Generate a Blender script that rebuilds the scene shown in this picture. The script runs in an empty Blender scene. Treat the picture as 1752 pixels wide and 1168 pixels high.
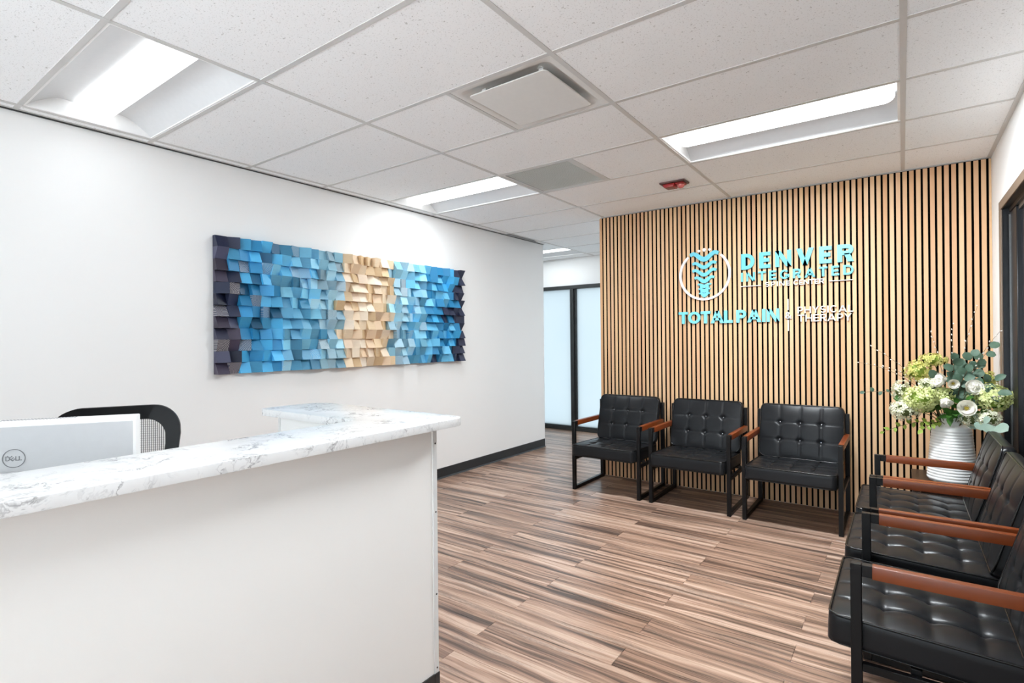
import bpy, bmesh, math, random
from mathutils import Vector, Matrix
random.seed(7)
PI = math.pi
SC = bpy.context.scene
COL = SC.collection

# ------------------------------------------------------------------ camera, world, exposure
EYE = 1.375                      # camera height; world origin is the floor below the camera
F_PX, YAW, ROLL = 918.27, 0.6287, -0.0101
cd = bpy.data.cameras.new('camera'); cam = bpy.data.objects.new('camera', cd); COL.objects.link(cam)
cd.sensor_width = 36.0; cd.lens = F_PX / 1752 * 36.0
cd.shift_y = -2.92 / 1752; cd.clip_start = 0.02; cd.clip_end = 60
_R0 = Vector((math.cos(YAW), math.sin(YAW), 0)); _U0 = Vector((0, 0, 1)); _F = Vector((-math.sin(YAW), math.cos(YAW), 0))
_R = _R0 * math.cos(ROLL) + _U0 * math.sin(ROLL); _U = _U0 * math.cos(ROLL) - _R0 * math.sin(ROLL)
cam.matrix_world = Matrix(((_R.x, _U.x, -_F.x, 0), (_R.y, _U.y, -_F.y, 0), (_R.z, _U.z, -_F.z, EYE), (0, 0, 0, 1)))
SC.camera = cam
world = bpy.data.worlds.new('world'); SC.world = world; world.use_nodes = True
bg = world.node_tree.nodes['Background']
bg.inputs['Color'].default_value = (0.84, 0.93, 1.0, 1); bg.inputs['Strength'].default_value = 4.2
sun = bpy.data.objects.new('sun', bpy.data.lights.new('sun', 'SUN')); COL.objects.link(sun)
sun.data.energy = 36.0; sun.data.angle = .01; sun.data.color = (.90, .95, 1)
sun.rotation_euler = Vector((-.64, 0, -.77)).to_track_quat('-Z', 'Y').to_euler()  # added sun; its bounce off the unseen pavement brightens the ceiling
SC.view_settings.view_transform = 'Standard'; SC.view_settings.look = 'None'
SC.view_settings.gamma = 1.0; SC.view_settings.use_curve_mapping = False
SC.view_settings.exposure = 0.0
LAMPS = {(2, 0): 15.0, (2, -4): 2.2, (0, 0): 88.0, (0, -4): 22.0, (3, 5): 7.0, (1, 5): 14.0, (0, 5): 14.0}   # watts of each ceiling light (column, row)
LENS = 2.2                       # radiance of their lenses
SC.cycles.max_bounces = 10; SC.cycles.diffuse_bounces = 7; SC.cycles.glossy_bounces = 4
SC.cycles.transmission_bounces = 6; SC.cycles.sample_clamp_indirect = 8.0
SC.cycles.caustics_reflective = False; SC.cycles.caustics_refractive = False

# ------------------------------------------------------------------ helpers: materials
def srgb(r, g, b):
    f = lambda c: (c / 255 / 12.92) if c / 255 <= .04045 else ((c / 255 + .055) / 1.055) ** 2.4
    return (f(r), f(g), f(b), 1)
class NT:
    def __init__(s, name):
        s.m = bpy.data.materials.new(name); s.m.use_nodes = True; s.t = s.m.node_tree
        s.b = s.t.nodes['Principled BSDF']; s.out = s.t.nodes['Material Output']
    def n(s, typ, **kw):
        o = s.t.nodes.new(typ)
        for k, v in kw.items():
            if hasattr(o, k): setattr(o, k, v)
        return o
    def l(s, a, b): s.t.links.new(a, b)
    def math(s, op, a, b=None, c=None):
        o = s.n('ShaderNodeMath', operation=op)
        for i, v in enumerate((a, b, c)):
            if v is None: continue
            if isinstance(v, (int, float)): o.inputs[i].default_value = v
            else: s.l(v, o.inputs[i])
        return o.outputs[0]
    def noise(s, vec, scale, detail=2, rough=.5, dist=0.):
        o = s.n('ShaderNodeTexNoise'); o.inputs['Scale'].default_value = scale; o.inputs['Detail'].default_value = detail
        o.inputs['Roughness'].default_value = rough; o.inputs['Distortion'].default_value = dist
        if vec is not None: s.l(vec, o.inputs['Vector'])
        return o.outputs['Fac']
    def mapping(s, vec, scale=(1, 1, 1), loc=(0, 0, 0), rot=(0, 0, 0)):
        o = s.n('ShaderNodeMapping'); o.inputs['Scale'].default_value = scale; o.inputs['Location'].default_value = loc
        o.inputs['Rotation'].default_value = rot; s.l(vec, o.inputs['Vector']); return o.outputs[0]
    def ramp(s, fac, stops):
        o = s.n('ShaderNodeValToRGB'); e = o.color_ramp.elements
        while len(e) < len(stops): e.new(.5)
        for i, (p, c) in enumerate(stops): e[i].position = p; e[i].color = c
        s.l(fac, o.inputs[0]); return o.outputs[0]
    def mix(s, fac, a, b, typ='MIX'):
        o = s.n('ShaderNodeMix', data_type='RGBA', blend_type=typ)
        for sock, v in ((o.inputs[0], fac), (o.inputs[6], a), (o.inputs[7], b)):
            if isinstance(v, (int, float)): sock.default_value = v
            elif isinstance(v, tuple): sock.default_value = v
            else: s.l(v, sock)
        return o.outputs[2]
    def bump(s, h, strength=.2, dist=.002):
        o = s.n('ShaderNodeBump'); o.inputs['Strength'].default_value = strength; o.inputs['Distance'].default_value = dist
        s.l(h, o.inputs['Height']); s.l(o.outputs[0], s.b.inputs['Normal'])
    def set(s, color=None, rough=None, metal=None, spec=None, coat=None):
        I = s.b.inputs
        if color is not None:
            if isinstance(color, tuple): I['Base Color'].default_value = color
            else: s.l(color, I['Base Color'])
        if rough is not None:
            if isinstance(rough, (int, float)): I['Roughness'].default_value = rough
            else: s.l(rough, I['Roughness'])
        if metal is not None: I['Metallic'].default_value = metal
        if spec is not None: I['Specular IOR Level'].default_value = spec
        if coat is not None: I['Coat Weight'].default_value = coat
        return s.m
    def obj(s): return s.n('ShaderNodeTexCoord').outputs['Object']
    def objr(s, k=60.):            # object coordinates shifted by a per-object random offset
        r = s.n('ShaderNodeObjectInfo').outputs['Random']
        c = s.n('ShaderNodeCombineXYZ'); v = s.math('MULTIPLY', r, k)
        for i in range(3): s.l(v, c.inputs[i])
        a = s.n('ShaderNodeVectorMath', operation='ADD'); s.l(s.obj(), a.inputs[0]); s.l(c.outputs[0], a.inputs[1])
        return a.outputs[0], r
    def ocolor(s): return s.n('ShaderNodeObjectInfo').outputs['Color']
def simple(name, color, rough=.5, metal=0., bumpscale=0, bumpstr=.1, spec=.5, coat=0.):
    t = NT(name); v = t.obj()
    n = t.noise(v, bumpscale or 40, 3)
    dark = tuple(c * .93 for c in color[:3]) + (1,)
    t.set(t.mix(n, color, dark), rough, metal, spec, coat)
    if bumpscale: t.bump(n, bumpstr, .001)
    return t.m
def wall_mat(name, color):
    t = NT(name); v = t.obj(); n = t.noise(v, 220, 3); n2 = t.noise(v, 1.2, 2)
    t.set(t.mix(n2, color, tuple(c * .97 for c in color[:3]) + (1,)), .62, spec=.3); t.bump(n, .12, .0008); return t.m
M = {}
M['wall'] = wall_mat('wall_paint', srgb(242, 242, 241))
M['desk_paint'] = wall_mat('desk_paint', srgb(241, 240, 237))
M['trim_white'] = simple('white_edge_trim', srgb(226, 227, 226), .4)
M['rubber'] = simple('black_vinyl_base', srgb(38, 40, 42), .45, bumpscale=60)
M['steel'] = simple('black_powder_coated_steel', srgb(13, 13, 14), .36, bumpscale=400, bumpstr=.05, spec=.25)
M['bronze'] = simple('bronze_trim', srgb(120, 104, 90), .45)
M['frame_dark'] = simple('dark_bronze_aluminium', srgb(70, 72, 72), .38, .6)
M['frame_black'] = simple('black_aluminium', srgb(17, 18, 21), .32, .2)
M['tee'] = simple('white_ceiling_grid', srgb(206, 205, 203), .45)
M['reflector'] = simple('reflector_enamel', srgb(206, 207, 208), .5)
M['lamp_white'] = simple('white_enamel', srgb(244, 244, 243), .35)
M['grey_void'] = simple('grille_backing', srgb(178, 178, 171), .8)
M['grille'] = simple('grille_metal', srgb(206, 206, 200), .5)
M['dark_void'] = simple('duct_grey', srgb(118, 118, 116), .8)
M['diffuser'] = simple('diffuser_white', srgb(226, 225, 222), .4)
M['alarm_red'] = simple('alarm_red_plastic', srgb(150, 34, 34), .35)
M['alarm_plate'] = simple('alarm_dark_plate', srgb(92, 66, 62), .45)
M['alarm_lens'] = simple('alarm_lens', srgb(190, 96, 92), .12, coat=.6)
M['felt'] = simple('black_felt', srgb(6, 5, 5), .95, spec=.03)
M['sign_white'] = simple('sign_white_acrylic', srgb(250, 250, 250), .3)
M['sign_blue'] = simple('sign_blue_acrylic', srgb(118, 208, 226), .22, .25)
M['monitor'] = simple('monitor_silver', srgb(188, 188, 189), .42)
M['monitor_white'] = simple('monitor_white', srgb(236, 236, 236), .3)
M['logo'] = simple('logo_grey', srgb(128, 128, 130), .35)
M['hole'] = simple('dark_hole', srgb(60, 58, 56), .7)
M['chair_black'] = simple('black_plastic', srgb(9, 9, 10), .45, bumpscale=120, spec=.2)
M['piping'] = simple('black_piping', srgb(14, 14, 15), .25)
M['button'] = simple('button', srgb(130, 130, 132), .14, .8)
M['screw'] = simple('screw_steel', srgb(120, 120, 120), .3, .8)
M['darkwood'] = simple('dark_table_wood', srgb(48, 34, 28), .35, bumpscale=40)
M['vase'] = simple('white_ceramic', srgb(246, 246, 244), .42)
M['concrete'] = simple('light_concrete', srgb(212, 213, 214), .8)

def leather():
    t = NT('black_leather'); v = t.obj()
    n = t.noise(v, 9, 3); n2 = t.noise(v, 45, 4)
    t.set(t.mix(n, srgb(25, 26, 28), srgb(32, 33, 35)), t.math('MULTIPLY_ADD', n, .06, .28), spec=.2)
    return t.m
M['leather'] = leather()
def armwood():
    t = NT('brown_leather_armrest'); v = t.obj(); w = t.mapping(v, (30, 3, 30)); n = t.noise(w, 1.5, 4); n2 = t.noise(v, 14, 3)
    c = t.mix(t.math('MULTIPLY', n, n2), srgb(132, 62, 24), srgb(90, 38, 12))
    t.set(c, .33, spec=.5); t.bump(n, .05, .0006); return t.m
M['arm'] = armwood()
def slatmat():
    t = NT('oak_veneer_slat'); v, r = t.objr(40)
    w = t.mapping(v, (26, 26, 1.1)); n = t.noise(w, 1.6, 4, .6, .6)
    w2 = t.mapping(v, (160, 160, 3.)); n2 = t.noise(w2, 1.5, 2)
    base = t.ramp(r, [(0, srgb(222, 184, 146)), (.3, srgb(230, 196, 152)), (.55, srgb(218, 174, 138)), (.8, srgb(232, 200, 162)), (1, srgb(212, 166, 124))])
    c = t.mix(t.math('MULTIPLY', n, .45), base, srgb(206, 158, 110)); c = t.mix(t.math('MULTIPLY', n2, .22), c, srgb(176, 126, 84))
    t.set(c, .5, spec=.35); t.bump(n2, .08, .0006); return t.m
M['slat'] = slatmat()
def plankmat():
    t = NT('streaky_brown_plank'); v, r = t.objr(90)
    wob = t.noise(t.mapping(v, (2.2, 5, 1)), 1.0, 2)
    sh = t.n('ShaderNodeCombineXYZ'); t.l(t.math('MULTIPLY_ADD', wob, .05, -.025), sh.inputs[1])
    av = t.n('ShaderNodeVectorMath', operation='ADD'); t.l(v, av.inputs[0]); t.l(sh.outputs[0], av.inputs[1]); w = av.outputs[0]
    a = t.noise(t.mapping(w, (.45, 15, 1)), 1.5, 4, .62, .3)       # broad streaks along the plank
    b = t.noise(t.mapping(w, (1.3, 70, 1)), 1.6, 3, .6, .2)         # finer streaks
    g = t.noise(t.mapping(w, (11, 420, 1)), 1.2, 2)                 # pores
    wv = t.n('ShaderNodeTexWave', wave_type='RINGS', rings_direction='Z'); wv.inputs['Scale'].default_value = 9
    wv.inputs['Distortion'].default_value = 7; wv.inputs['Detail'].default_value = 4; wv.inputs['Detail Scale'].default_value = 2.6
    t.l(t.mapping(w, (1.1, 10, 1)), wv.inputs['Vector'])
    s = t.math('ADD', t.math('MULTIPLY', a, .82), t.math('MULTIPLY', b, .26))
    c = t.ramp(s, [(.37, srgb(66, 56, 51)), (.45, srgb(106, 88, 78)), (.51, srgb(148, 122, 107)), (.565, srgb(176, 147, 129)), (.66, srgb(208, 186, 170))])
    tint = t.ramp(r, [(0, srgb(226, 214, 206)), (.5, srgb(255, 248, 242)), (1, srgb(242, 232, 226))])
    c = t.mix(.9, c, tint, 'MULTIPLY')
    pm = t.noise(t.mapping(v, (.8, 12, 1)), 1.3, 1)
    patch = t.math('MULTIPLY', t.math('MINIMUM', t.math('MULTIPLY', t.math('MAXIMUM', t.math('SUBTRACT', pm, .575), 0), 14), 1), t.math('POWER', wv.outputs['Fac'], 1.4))
    c = t.mix(t.math('MULTIPLY', patch, .72), c, srgb(72, 66, 64))
    c = t.mix(t.math('MULTIPLY', t.math('GREATER_THAN', g, .60), .24), c, srgb(72, 60, 54))
    t.set(c, t.math('MULTIPLY_ADD', b, .16, .22), spec=.5); t.bump(t.math('MULTIPLY_ADD', g, .5, b), .12, .0006); return t.m
M['plank'] = plankmat()
M['subfloor'] = simple('dark_subfloor', srgb(44, 36, 32), .8)
def tilemat():
    t = NT('mineral_fibre_tile'); v = t.n('ShaderNodeNewGeometry').outputs['Position']
    big = t.noise(v, 2.0, 2)
    spot = t.noise(v, 150, 2, .6); spot2 = t.noise(v, 62, 2, .5)
    p = t.math('MULTIPLY', t.math('GREATER_THAN', spot, .635), .75)
    q = t.math('MULTIPLY', t.math('GREATER_THAN', spot2, .70), 1.0)
    pits = t.math('MINIMUM', t.math('ADD', p, q), 1)
    c = t.mix(big, srgb(248, 250, 251), srgb(246, 247, 248)); c = t.mix(t.math('MULTIPLY', pits, .42), c, srgb(132, 128, 122))
    t.set(c, .85, spec=.15); t.bump(t.math('SUBTRACT', t.noise(v, 300, 2), pits), .35, .002); return t.m
M['tile'] = tilemat()
def quartz():
    t = NT('white_quartz_grey_veins'); v = t.obj()
    wob = t.n('ShaderNodeTexNoise'); wob.inputs['Scale'].default_value = 5; wob.inputs['Detail'].default_value = 4; t.l(v, wob.inputs['Vector'])
    vv = t.n('ShaderNodeVectorMath', operation='MULTIPLY_ADD'); t.l(wob.outputs['Color'], vv.inputs[0]); vv.inputs[1].default_value = (.35, .35, .35); t.l(v, vv.inputs[2])
    n1 = t.noise(vv.outputs[0], 8, 5, .62); n2 = t.noise(vv.outputs[0], 19, 4, .6)
    ridge = lambda n, w: t.math('SUBTRACT', 1, t.math('MINIMUM', t.math('MULTIPLY', t.math('ABSOLUTE', t.math('SUBTRACT', n, .5)), w), 1))
    mask = t.math('MULTIPLY', t.math('MAXIMUM', t.math('SUBTRACT', t.noise(v, 6.5, 3), .43), 0), 6.5)
    mask = t.math('MINIMUM', mask, 1)
    a = t.math('MULTIPLY', ridge(n1, 42), mask); b = t.math('MULTIPLY', t.math('MULTIPLY', ridge(n2, 30), mask), .55)
    cloud = t.noise(v, 16, 4)
    c = t.mix(cloud, srgb(234, 234, 233), srgb(218, 218, 218)); c = t.mix(t.math('MULTIPLY', b, .65), c, srgb(156, 154, 156))
    c = t.mix(t.math('MULTIPLY', a, .75), c, srgb(122, 120, 122)); t.set(c, .24, spec=.4); return t.m
M['quartz'] = quartz()
def blockmat():
    t = NT('stained_wood_block'); v, r = t.objr(50); oc = t.ocolor(); o = t.obj()
    c = t.n('ShaderNodeCombineXYZ'); t.l(t.math('MULTIPLY_ADD', r, .15, -.06), c.inputs[1]); t.l(t.math('MULTIPLY_ADD', t.math('FRACT', t.math('MULTIPLY', r, 7.3)), .13, -.05), c.inputs[2])
    ad = t.n('ShaderNodeVectorMath', operation='ADD'); t.l(o, ad.inputs[0]); t.l(c.outputs[0], ad.inputs[1])
    wv = t.n('ShaderNodeTexWave', wave_type='RINGS', rings_direction='X'); wv.inputs['Scale'].default_value = 34; wv.inputs['Distortion'].default_value = 1.2
    wv.inputs['Detail'].default_value = 2; wv.inputs['Detail Scale'].default_value = 1.0; t.l(ad.outputs[0], wv.inputs['Vector'])
    n = t.noise(t.mapping(v, (20, 20, 160)), 1.2, 3)
    show = t.math('MULTIPLY', t.math('GREATER_THAN', t.math('FRACT', t.math('MULTIPLY', r, 13.7)), .86), .38)
    c = t.mix(t.math('MULTIPLY', wv.outputs['Fac'], show), oc, srgb(238, 232, 230))
    c = t.mix(t.math('MULTIPLY', n, .14), c, (.02, .02, .03, 1)); t.set(c, .45, spec=.4); t.bump(n, .08, .0006); return t.m
M['block'] = blockmat()
def frost():
    t = NT('frosted_glass'); v = t.obj(); n = t.noise(v, 2, 2)
    tr = t.n('ShaderNodeBsdfTranslucent'); t.l(t.mix(n, (.492, .515, .515, 1), (.468, .505, .522, 1)), tr.inputs['Color'])
    gl = t.n('ShaderNodeBsdfGlossy'); gl.inputs['Roughness'].default_value = .25; gl.inputs['Color'].default_value = (.9, .9, .9, 1)
    mx = t.n('ShaderNodeMixShader'); mx.inputs[0].default_value = .06; t.l(tr.outputs[0], mx.inputs[1]); t.l(gl.outputs[0], mx.inputs[2])
    t.l(mx.outputs[0], t.out.inputs['Surface']); return t.m
M['frost'] = frost()
def clearglass():
    t = NT('clear_glass'); tr = t.n('ShaderNodeBsdfTransparent'); tr.inputs['Color'].default_value = (.96, .97, .97, 1)
    gl = t.n('ShaderNodeBsdfGlossy'); gl.inputs['Roughness'].default_value = .02
    fr = t.n('ShaderNodeFresnel'); fr.inputs['IOR'].default_value = 1.3
    mx = t.n('ShaderNodeMixShader'); t.l(fr.outputs[0], mx.inputs[0]); t.l(tr.outputs[0], mx.inputs[1]); t.l(gl.outputs[0], mx.inputs[2])
    t.l(mx.outputs[0], t.out.inputs['Surface']); return t.m
M['clear'] = clearglass()
def darkglass():
    t = NT('dark_tinted_glass'); v = t.obj(); n = t.noise(t.mapping(v, (1, 3, 1)), 6, 4)
    t.set(t.mix(n, srgb(20, 22, 27), srgb(38, 41, 49)), t.math('MULTIPLY_ADD', n, .2, .08), spec=.6); return t.m
M['darkglass'] = darkglass()
def emit(name, s):
    t = NT(name); I = t.b.inputs; I['Base Color'].default_value = (.9, .9, .9, 1); I['Emission Color'].default_value = (.93, .97, 1, 1)
    I['Emission Strength'].default_value = s; return t.m
M['lens'] = emit('lit_lens', LENS)
def meshmat():
    t = NT('black_mesh_cord'); t.set(srgb(48, 48, 50), .6); return t.m
M['cord'] = meshmat()
def plantmat(name, c1, c2, rough=.5, trans=.25):
    t = NT(name); v, r = t.objr(30); n = t.noise(v, 28, 3)
    t.set(t.mix(n, c1, c2), rough, spec=.35); t.b.inputs['Subsurface Weight'].default_value = 0
    tr = t.n('ShaderNodeBsdfTranslucent'); t.l(t.mix(n, c1, c2), tr.inputs['Color'])
    mx = t.n('ShaderNodeMixShader'); mx.inputs[0].default_value = trans
    t.l(t.b.outputs[0], mx.inputs[1]); t.l(tr.outputs[0], mx.inputs[2]); t.l(mx.outputs[0], t.out.inputs['Surface']); return t.m
M['petal'] = plantmat('white_petal', srgb(252, 250, 244), srgb(246, 244, 232))
M['cream'] = plantmat('cream_floret', srgb(250, 249, 234), srgb(232, 234, 198))
M['lime'] = plantmat('lime_floret', srgb(216, 226, 138), srgb(240, 242, 192))
M['olive'] = plantmat('olive_floret', srgb(204, 202, 104), srgb(230, 224, 150))
M['euca'] = plantmat('eucalyptus_leaf', srgb(104, 130, 112), srgb(66, 94, 76))
M['silver'] = plantmat('silver_leaf', srgb(166, 186, 172), srgb(136, 160, 144))
M['green'] = plantmat('green_leaf', srgb(76, 124, 48), srgb(44, 88, 36))
M['lightgreen'] = plantmat('light_green_leaf', srgb(168, 188, 84), srgb(128, 156, 66))
M['stem'] = plantmat('green_stem', srgb(104, 116, 66), srgb(84, 92, 52), trans=0.05)
M['twig'] = plantmat('brown_twig', srgb(98, 80, 58), srgb(74, 60, 46), trans=0.02)
M['catkin'] = plantmat('white_catkin', srgb(246, 242, 236), srgb(226, 220, 212), trans=.1)
M['pollen'] = plantmat('yellow_centre', srgb(214, 184, 70), srgb(150, 140, 50), trans=.05)

# ------------------------------------------------------------------ helpers: geometry
def link(name, me, m=None, parent=None, loc=None, rot=None):
    o = bpy.data.objects.new(name, me); COL.objects.link(o)
    if m is not None and not me.materials: me.materials.append(m)
    if parent is not None: o.parent = parent
    if loc is not None: o.location = loc
    if rot is not None: o.rotation_euler = rot
    return o
def mesh(name, verts, faces, smooth=False, auto=None):
    me = bpy.data.meshes.new(name); me.from_pydata([tuple(v) for v in verts], [], faces); me.update()
    bm = bmesh.new(); bm.from_mesh(me); bmesh.ops.recalc_face_normals(bm, faces=bm.faces); bm.to_mesh(me); bm.free()
    if smooth:
        me.polygons.foreach_set('use_smooth', [True] * len(me.polygons))
        if auto: me.set_sharp_from_angle(angle=math.radians(auto))
    return me
class MB:
    """collects shapes into one mesh"""
    def __init__(s): s.v = []; s.f = []
    def add(s, v, f):
        k = len(s.v); s.v += [tuple(p) for p in v]; s.f += [tuple(i + k for i in q) for q in f]; return s
    def box(s, x0, x1, y0, y1, z0, z1):
        return s.add([(x0, y0, z0), (x1, y0, z0), (x1, y1, z0), (x0, y1, z0), (x0, y0, z1), (x1, y0, z1), (x1, y1, z1), (x0, y1, z1)],
                     [(0, 3, 2, 1), (4, 5, 6, 7), (0, 1, 5, 4), (1, 2, 6, 5), (2, 3, 7, 6), (3, 0, 4, 7)])
    def prism(s, poly, axis, a, b):
        """extrude a 2-D polygon along an axis ('x','y','z')"""
        def P(p, t): return {'x': (t, p[0], p[1]), 'y': (p[0], t, p[1]), 'z': (p[0], p[1], t)}[axis]
        n = len(poly); v = [P(p, a) for p in poly] + [P(p, b) for p in poly]
        f = [tuple(range(n)), tuple(range(2 * n - 1, n - 1, -1))] + [(i, (i + 1) % n, n + (i + 1) % n, n + i) for i in range(n)]
        return s.add(v, f)
    def tube(s, pts, r, seg=8, closed=False, cap=True):
        pts = [Vector(p) for p in pts]; n = len(pts); rs = r if isinstance(r, (list, tuple)) else [r] * n
        rings = []; up = None
        for i in range(n):
            t = (pts[(i + 1) % n] - pts[i - 1]) if closed or 0 < i < n - 1 else (pts[1] - pts[0] if i == 0 else pts[-1] - pts[-2])
            t.normalize()
            if up is None: up = Vector((0, 0, 1)) if abs(t.z) < .9 else Vector((1, 0, 0))
            a = t.cross(up); a.normalize(); up = a.cross(t); up.normalize()
            rings.append([pts[i] + (a * math.cos(q * 2 * PI / seg) + up * math.sin(q * 2 * PI / seg)) * rs[i] for q in range(seg)])
        v = [p for ring in rings for p in ring]; f = []
        for i in range(n if closed else n - 1):
            j = (i + 1) % n
            for q in range(seg): f.append((i * seg + q, i * seg + (q + 1) % seg, j * seg + (q + 1) % seg, j * seg + q))
        if cap and not closed: f += [tuple(range(seg - 1, -1, -1)), tuple(range((n - 1) * seg, n * seg))]
        return s.add(v, f)
    def lathe(s, prof, seg=32, c=(0, 0), closed_top=False):
        v = []; f = []
        for r, z in prof:
            for q in range(seg): v.append((c[0] + r * math.cos(2 * PI * q / seg), c[1] + r * math.sin(2 * PI * q / seg), z))
        for i in range(len(prof) - 1):
            for q in range(seg): f.append((i * seg + q, i * seg + (q + 1) % seg, (i + 1) * seg + (q + 1) % seg, (i + 1) * seg + q))
        f.append(tuple(range(seg - 1, -1, -1)))
        if closed_top: f.append(tuple(range((len(prof) - 1) * seg, len(prof) * seg)))
        return s.add(v, f)
    def ball(s, c, r, sx=1, sy=1, sz=1, seg=8, rings=5):
        v = [(c[0], c[1], c[2] + r * sz)]; f = []
        for i in range(1, rings):
            a = PI * i / rings
            for q in range(seg): v.append((c[0] + r * sx * math.sin(a) * math.cos(2 * PI * q / seg), c[1] + r * sy * math.sin(a) * math.sin(2 * PI * q / seg), c[2] + r * sz * math.cos(a)))
        v.append((c[0], c[1], c[2] - r * sz)); L = len(v) - 1
        for q in range(seg):
            f.append((0, 1 + q, 1 + (q + 1) % seg)); f.append((L, 1 + (rings - 2) * seg + (q + 1) % seg, 1 + (rings - 2) * seg + q))
        for i in range(rings - 2):
            for q in range(seg): f.append((1 + i * seg + q, 1 + (i + 1) * seg + q, 1 + (i + 1) * seg + (q + 1) % seg, 1 + i * seg + (q + 1) % seg))
        return s.add(v, f)
    def me(s, name, smooth=False, auto=None, bevel=0, bseg=1):
        me = mesh(name, s.v, s.f)
        if bevel:
            bm = bmesh.new(); bm.from_mesh(me)
            ed = [e for e in bm.edges if len(e.link_faces) == 2 and e.calc_face_angle(0) > .5]
            bmesh.ops.bevel(bm, geom=ed, offset=bevel, segments=bseg, affect='EDGES', profile=.6, clamp_overlap=True)
            bm.to_mesh(me); bm.free(); smooth, auto = True, auto or 40
        if smooth:
            me.polygons.foreach_set('use_smooth', [True] * len(me.polygons))
            if auto: me.set_sharp_from_angle(angle=math.radians(auto))
        return me
def obj(name, mb, m, parent=None, **kw):
    return link(name, mb.me(name, **kw), M[m], parent)
def thing(name, label, cat, loc=(0, 0, 0), rz=0, group=None):
    o = bpy.data.objects.new(name, None); COL.objects.link(o); o.empty_display_size = .1
    o.location = loc; o.rotation_euler = (0, 0, rz); o['label'] = label; o['category'] = cat
    if group: o['group'] = group
    return o
def struct(name, mb=None, m=None, label=None, **kw):
    if mb is None:
        o = bpy.data.objects.new(name, None); COL.objects.link(o); o.empty_display_size = .1
    else: o = obj(name, mb, m, **kw)
    o['kind'] = 'structure'
    if label: o['label'] = label
    return o
def tag(o, label, cat, group=None):
    o['label'] = label; o['category'] = cat
    if group: o['group'] = group
    return o
def copy_tree(o, parent=None):
    c = o.copy(); COL.objects.link(c)
    if parent is not None: c.parent = parent
    for ch in list(o.children): copy_tree(ch, c)
    return c

# ------------------------------------------------------------------ room dimensions
CEIL = 2.599
XL, XR, YF, YS, YW = -3.73, 0.505, -1.35, 4.95, 7.10      # left wall, right wall, front wall, slatted wall, far glazed wall
YLE = 5.83                                                # end of the left wall
SL0 = -2.468                                              # left end of the slatted wall

# ------------------------------------------------------------------ floor: every plank a part
floor = struct('floor', MB().box(-6.6, 2.6, YF - .1, YW + .1, -.06, -.004), 'subfloor', 'streaky brown wood plank floor running across the room')
P_L, P_W, PY0 = 1.224, .1522, 2.527
_pl = {}
def plank_mesh(L):
    k = round(L, 3)
    if k not in _pl:
        mb = MB(); c = .0011; g = .0005; x0, x1, y0, y1 = g, L - g, g - P_W / 2, P_W / 2 - g
        v = [(x0, y0, -.004), (x1, y0, -.004), (x1, y1, -.004), (x0, y1, -.004), (x0, y0, -c), (x1, y0, -c), (x1, y1, -c), (x0, y1, -c),
             (x0 + c, y0 + c, 0), (x1 - c, y0 + c, 0), (x1 - c, y1 - c, 0), (x0 + c, y1 - c, 0)]
        f = [(8, 9, 10, 11)] + [(a, (a + 1) % 4, 4 + (a + 1) % 4, 4 + a) for a in range(4)] + [(4 + a, 4 + (a + 1) % 4, 8 + (a + 1) % 4, 8 + a) for a in range(4)]
        mb.add(v, f); _pl[k] = mb.me('plank'); _pl[k].materials.append(M['plank'])
    return _pl[k]
def inside(y): return (XL, XR) if y < YS else ((XL, 2.5) if y < YLE else (-6.5, 2.5))
rest = MB(); npl = 0
for k in range(-37, 30):
    y = PY0 + (k + .5) * P_W
    if y > YW - .05: break
    xa, xb = inside(y)
    x = (-.394 if k % 2 == 0 else -1.005) - 8 * P_L
    while x < xb:
        a, b = max(x, xa), min(x + P_L, xb); x += P_L
        if b - a < .03: continue
        hidden = (y > YS + .1 and a > -1.9) or (y < .35) or (b < -1.6 and y < 1.2) or (a < -5.2)
        if hidden:
            rest.box(a + .0006, b - .0006, y - P_W / 2 + .0006, y + P_W / 2 - .0006, -.0041, 0)
        else:
            link('plank', plank_mesh(b - a), None, floor, (a, y, 0)); npl += 1
o = obj('plank_field', rest, 'plank', floor); o['kind'] = 'stuff'

# ------------------------------------------------------------------ walls
wl = struct('wall_left', MB().box(XL - .13, XL, YF, YLE, 0, CEIL + .25), 'wall', 'long white wall behind the reception desk, carrying the block artwork')
wr = struct('wall_right', MB().box(XR, XR + .15, 4.54, YS + .1, 0, CEIL + .25).box(XR, XR + .15, YF, 1.0, 0, CEIL + .25).box(XR, XR + .15, 1.0, 4.54, 2.205, CEIL + .25), 'wall', 'white wall with the dark glazed opening, beside the vase')
wb = struct('wall_back', MB().box(SL0, XR, 4.941, 5.06, 0, CEIL + .25), 'wall', 'partition wall clad in oak slats on black felt')
obj('felt_backing', MB().box(SL0 + .002, XR - .001, 4.939, 4.9412, 0.004, CEIL - .004), 'felt', wb)
def slat_mesh(a, b):
    me = MB().box(a, b, -.012, 0, .004, CEIL - .010).me('slat', bevel=.0006)
    me.materials.append(M['slat']); me.materials.append(M['felt'])          # oak face on a black core
    for p in me.polygons: p.material_index = 0 if p.normal.y < -.5 else 1
    return me
slat_me = slat_mesh(-.01335, .01335)
xc = .164 + .0200 - 65 * .04003 - .04003
nsl = 0
while xc < XR + .012:
    a, b = xc - .01335, min(xc + .01335, XR - .0005)
    if b - xc > .0130: link('slat', slat_me, None, wb, (xc, 4.939, 0)); nsl += 1
    elif b - a > .004:
        link('slat', slat_mesh(a, b), None, wb, (0, 4.939, 0)); nsl += 1
    xc += .04003
ww = struct('wall_far', MB().box(-6.5, 2.5, YW, YW + .12, 2.185, CEIL + .25).box(-6.5, -5.6, YW, YW + .12, 0, 2.185).box(-1.2, 2.5, YW, YW + .12, 0, 2.185), 'wall', 'white wall above the frosted glazing at the corridor end')
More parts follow.
